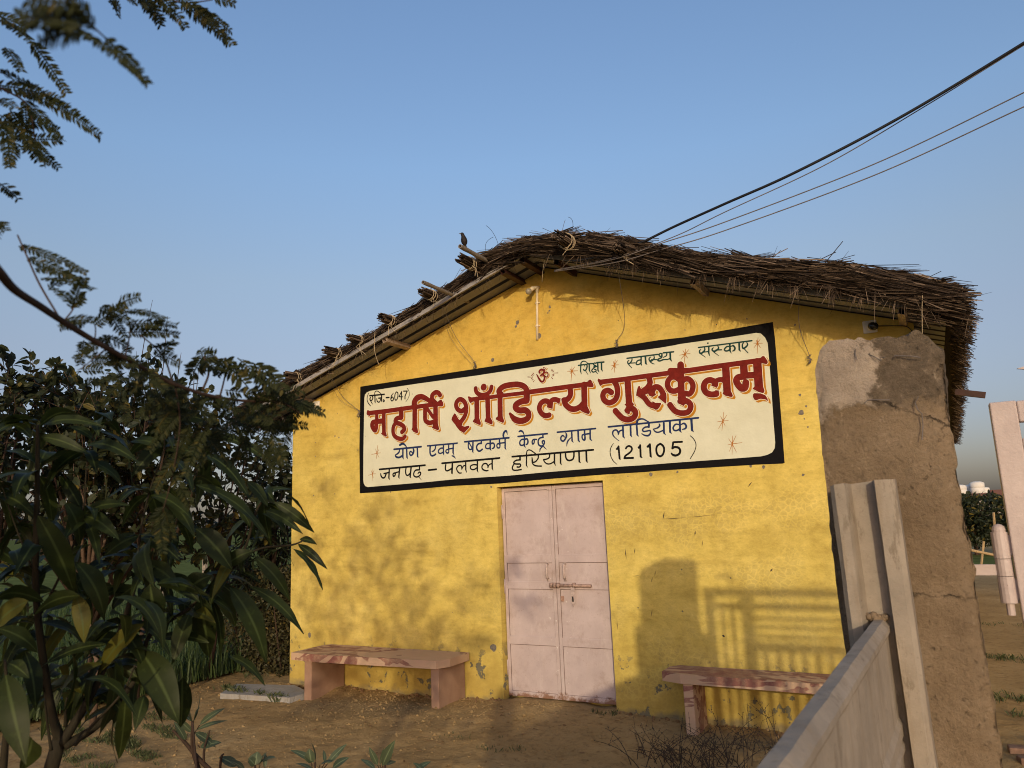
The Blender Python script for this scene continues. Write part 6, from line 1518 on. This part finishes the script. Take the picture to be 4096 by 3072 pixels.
# ------------------------------------------------------------------ beyond the gate
for i, (x, y, r, lab) in enumerate(((3.62,0.05,.1,"worn brick nearest the pillar foot, sunk in the sand"), (3.86,0.02,.05,"worn brick set beside the sunken one by the pillar"), (3.66,-0.18,.2,"broken brick lying askew in front of the brick row"), (3.98,-0.20,-.1,"worn brick half covered at the frame edge"), (3.80,0.26,.02,"worn brick behind the row by the grass tuft"))):
    b = MB(); c, s_ = math.cos(r), math.sin(r); z = gh(x, y)-0.02
    vs = [(x+c*dx-s_*dy, y+s_*dx+c*dy, z+dz) for dz in (0, 0.06) for dx, dy in ((-.11, -.055), (.11, -.055), (.11, .055), (-.11, .055))]; b.v = [tuple(Vector(v)+rnd(0.003)) for v in vs]
    b.f = [(0,3,2,1),(4,5,6,7),(0,1,5,4),(1,2,6,5),(2,3,7,6),(3,0,4,7)]; o = b.obj("brick", MAT['brick']); tag(o, lab, "brick", "bricks edging the sand"); bevel(o, 0.008)
strip = MB(); strip.grid([[(x, y, gh(x, y)+0.03) for x in np.linspace(3.0, 9.0, 9)] for y in np.linspace(15.0, 22.5, 9)]); setting(strip.obj("lawn", MAT['field']))
for i, (px, w_, lab) in enumerate(((3800,1.5,"dark orchard tree partly behind the pillar edge"), (3890,1.5,"dark orchard tree straight below the water tanks"), (3975,1.6,"dark orchard tree next to the gate stile"), (4080,1.6,"dark orchard tree behind the gate bars"))):
    P = at(px, 2100, 24); P.z = -0.05; t = thing("orchard_tree", lab, "tree", P, "orchard trees beyond the gate"); tb, cm2 = MB(), MB()
    tb.tube([P-UP*.1, P+UP*0.5+rnd(.05), P+UP*1.0], [.07, .05, .04], 7)
    for k in range(8): tb.tube([P+UP*rng.uniform(.4, .9), P+Vector((rng.gauss(0, .4), rng.gauss(0, .4), rng.uniform(1.0, 1.7)))], [.03, .01], 5)
    for k in range(2600):
        q = Vector((rng.gauss(0, .62), rng.gauss(0, .5), 0)); zz = rng.uniform(.45, 1.95)-0.25*abs(q.x)*rng.random()
        if noise.noise(Vector((q.x*1.6+px, q.y*1.6, zz*1.8))) < -0.18: continue
        small_leaf(cm2, P+q*(1.0-0.35*abs(zz-1.2))*w_*0.75+UP*zz, rnd(1.0), (UP*.6+rnd(.6)).normalized(), rng.uniform(.10, .17), .07)
    tb.obj("trunk", MAT['bark'], t); cm2.obj("crown", MAT['guava'], t)
far = thing("far_building", "low maroon-roofed building far beyond the orchard", "building", (12, 89, 0))
b = MB(); b.box((-4, 87, -.5), (26, 96, 2.15)); b.obj("wall", MAT['plaster'], far); b = MB(); b.box((-4.4, 86.6, 2.152), (26.4, 96.4, 2.45)); b.box((8.6, 88, 2.451), (16, 92, 2.75)); b.obj("roof", MAT['maroon'], far)
for i, (px, h_, w_, lab) in enumerate(((3838,1.15,1.7,"white roof tank half hidden by the pillar edge"), (3893,1.15,1.55,"white roof tank tucked behind the tallest one"), (3914,1.45,1.55,"tallest white roof tank of the far row"), (3939,.75,1.2,"low yellowed roof tank at the end of the far row"))):
    P = at(px, 1985, 86+(1 if i == 1 else 0)); P.z = 2.452; b = MB(); b.lathe([(w_*.47, 0), (w_*.5, .05), (w_*.5, h_*.45), (w_*.48, h_*.47), (w_*.5, h_*.5), (w_*.5, h_*.86), (w_*.30, h_*.97), (w_*.14, h_), (0.01, h_)], P, (0, 0, 1), 18); o = b.obj("water_tank", MAT['tank'], None, True); tag(o, lab, "water tank", "water tanks on the far roof")
for x, y, x2, y2, d, lab in ((3992,2290,3974,2050,19.0,"pale bamboo stake standing behind the gate hinge"), (3915,2235,3935,2165,19,"leaning stake under the orchard tree")):
    b = MB(); a, e = at(x, y, d), at(x2, y2, d); a.z = -0.1; b.tube([a, e], 0.03, 8); o = b.obj("bamboo_stake", MAT['drywood']); tag(o, lab, "stake")
b = MB(); a, e = at(3880, 2200, 17), at(4000, 2225, 17); b.tube([a, e], .03, 8); o = b.obj("bamboo_rail", MAT['drywood']); tag(o, "horizontal bamboo rail low in front of the orchard", "rail")
for x, y, d, lab in ((658,2285,17,"pale concrete marker post standing in the green field"), (820,2255,24,"second pale marker post farther out in the field")):
    b = MB(); P = at(x, y, d); P.z = 0; b.box((P.x-.06, P.y-.06, -.1), (P.x+.06, P.y+.06, .95)); o = b.obj("marker_post", MAT['concrete']); tag(o, lab, "post"); bevel(o, .01)
scene.view_layers[0].update()
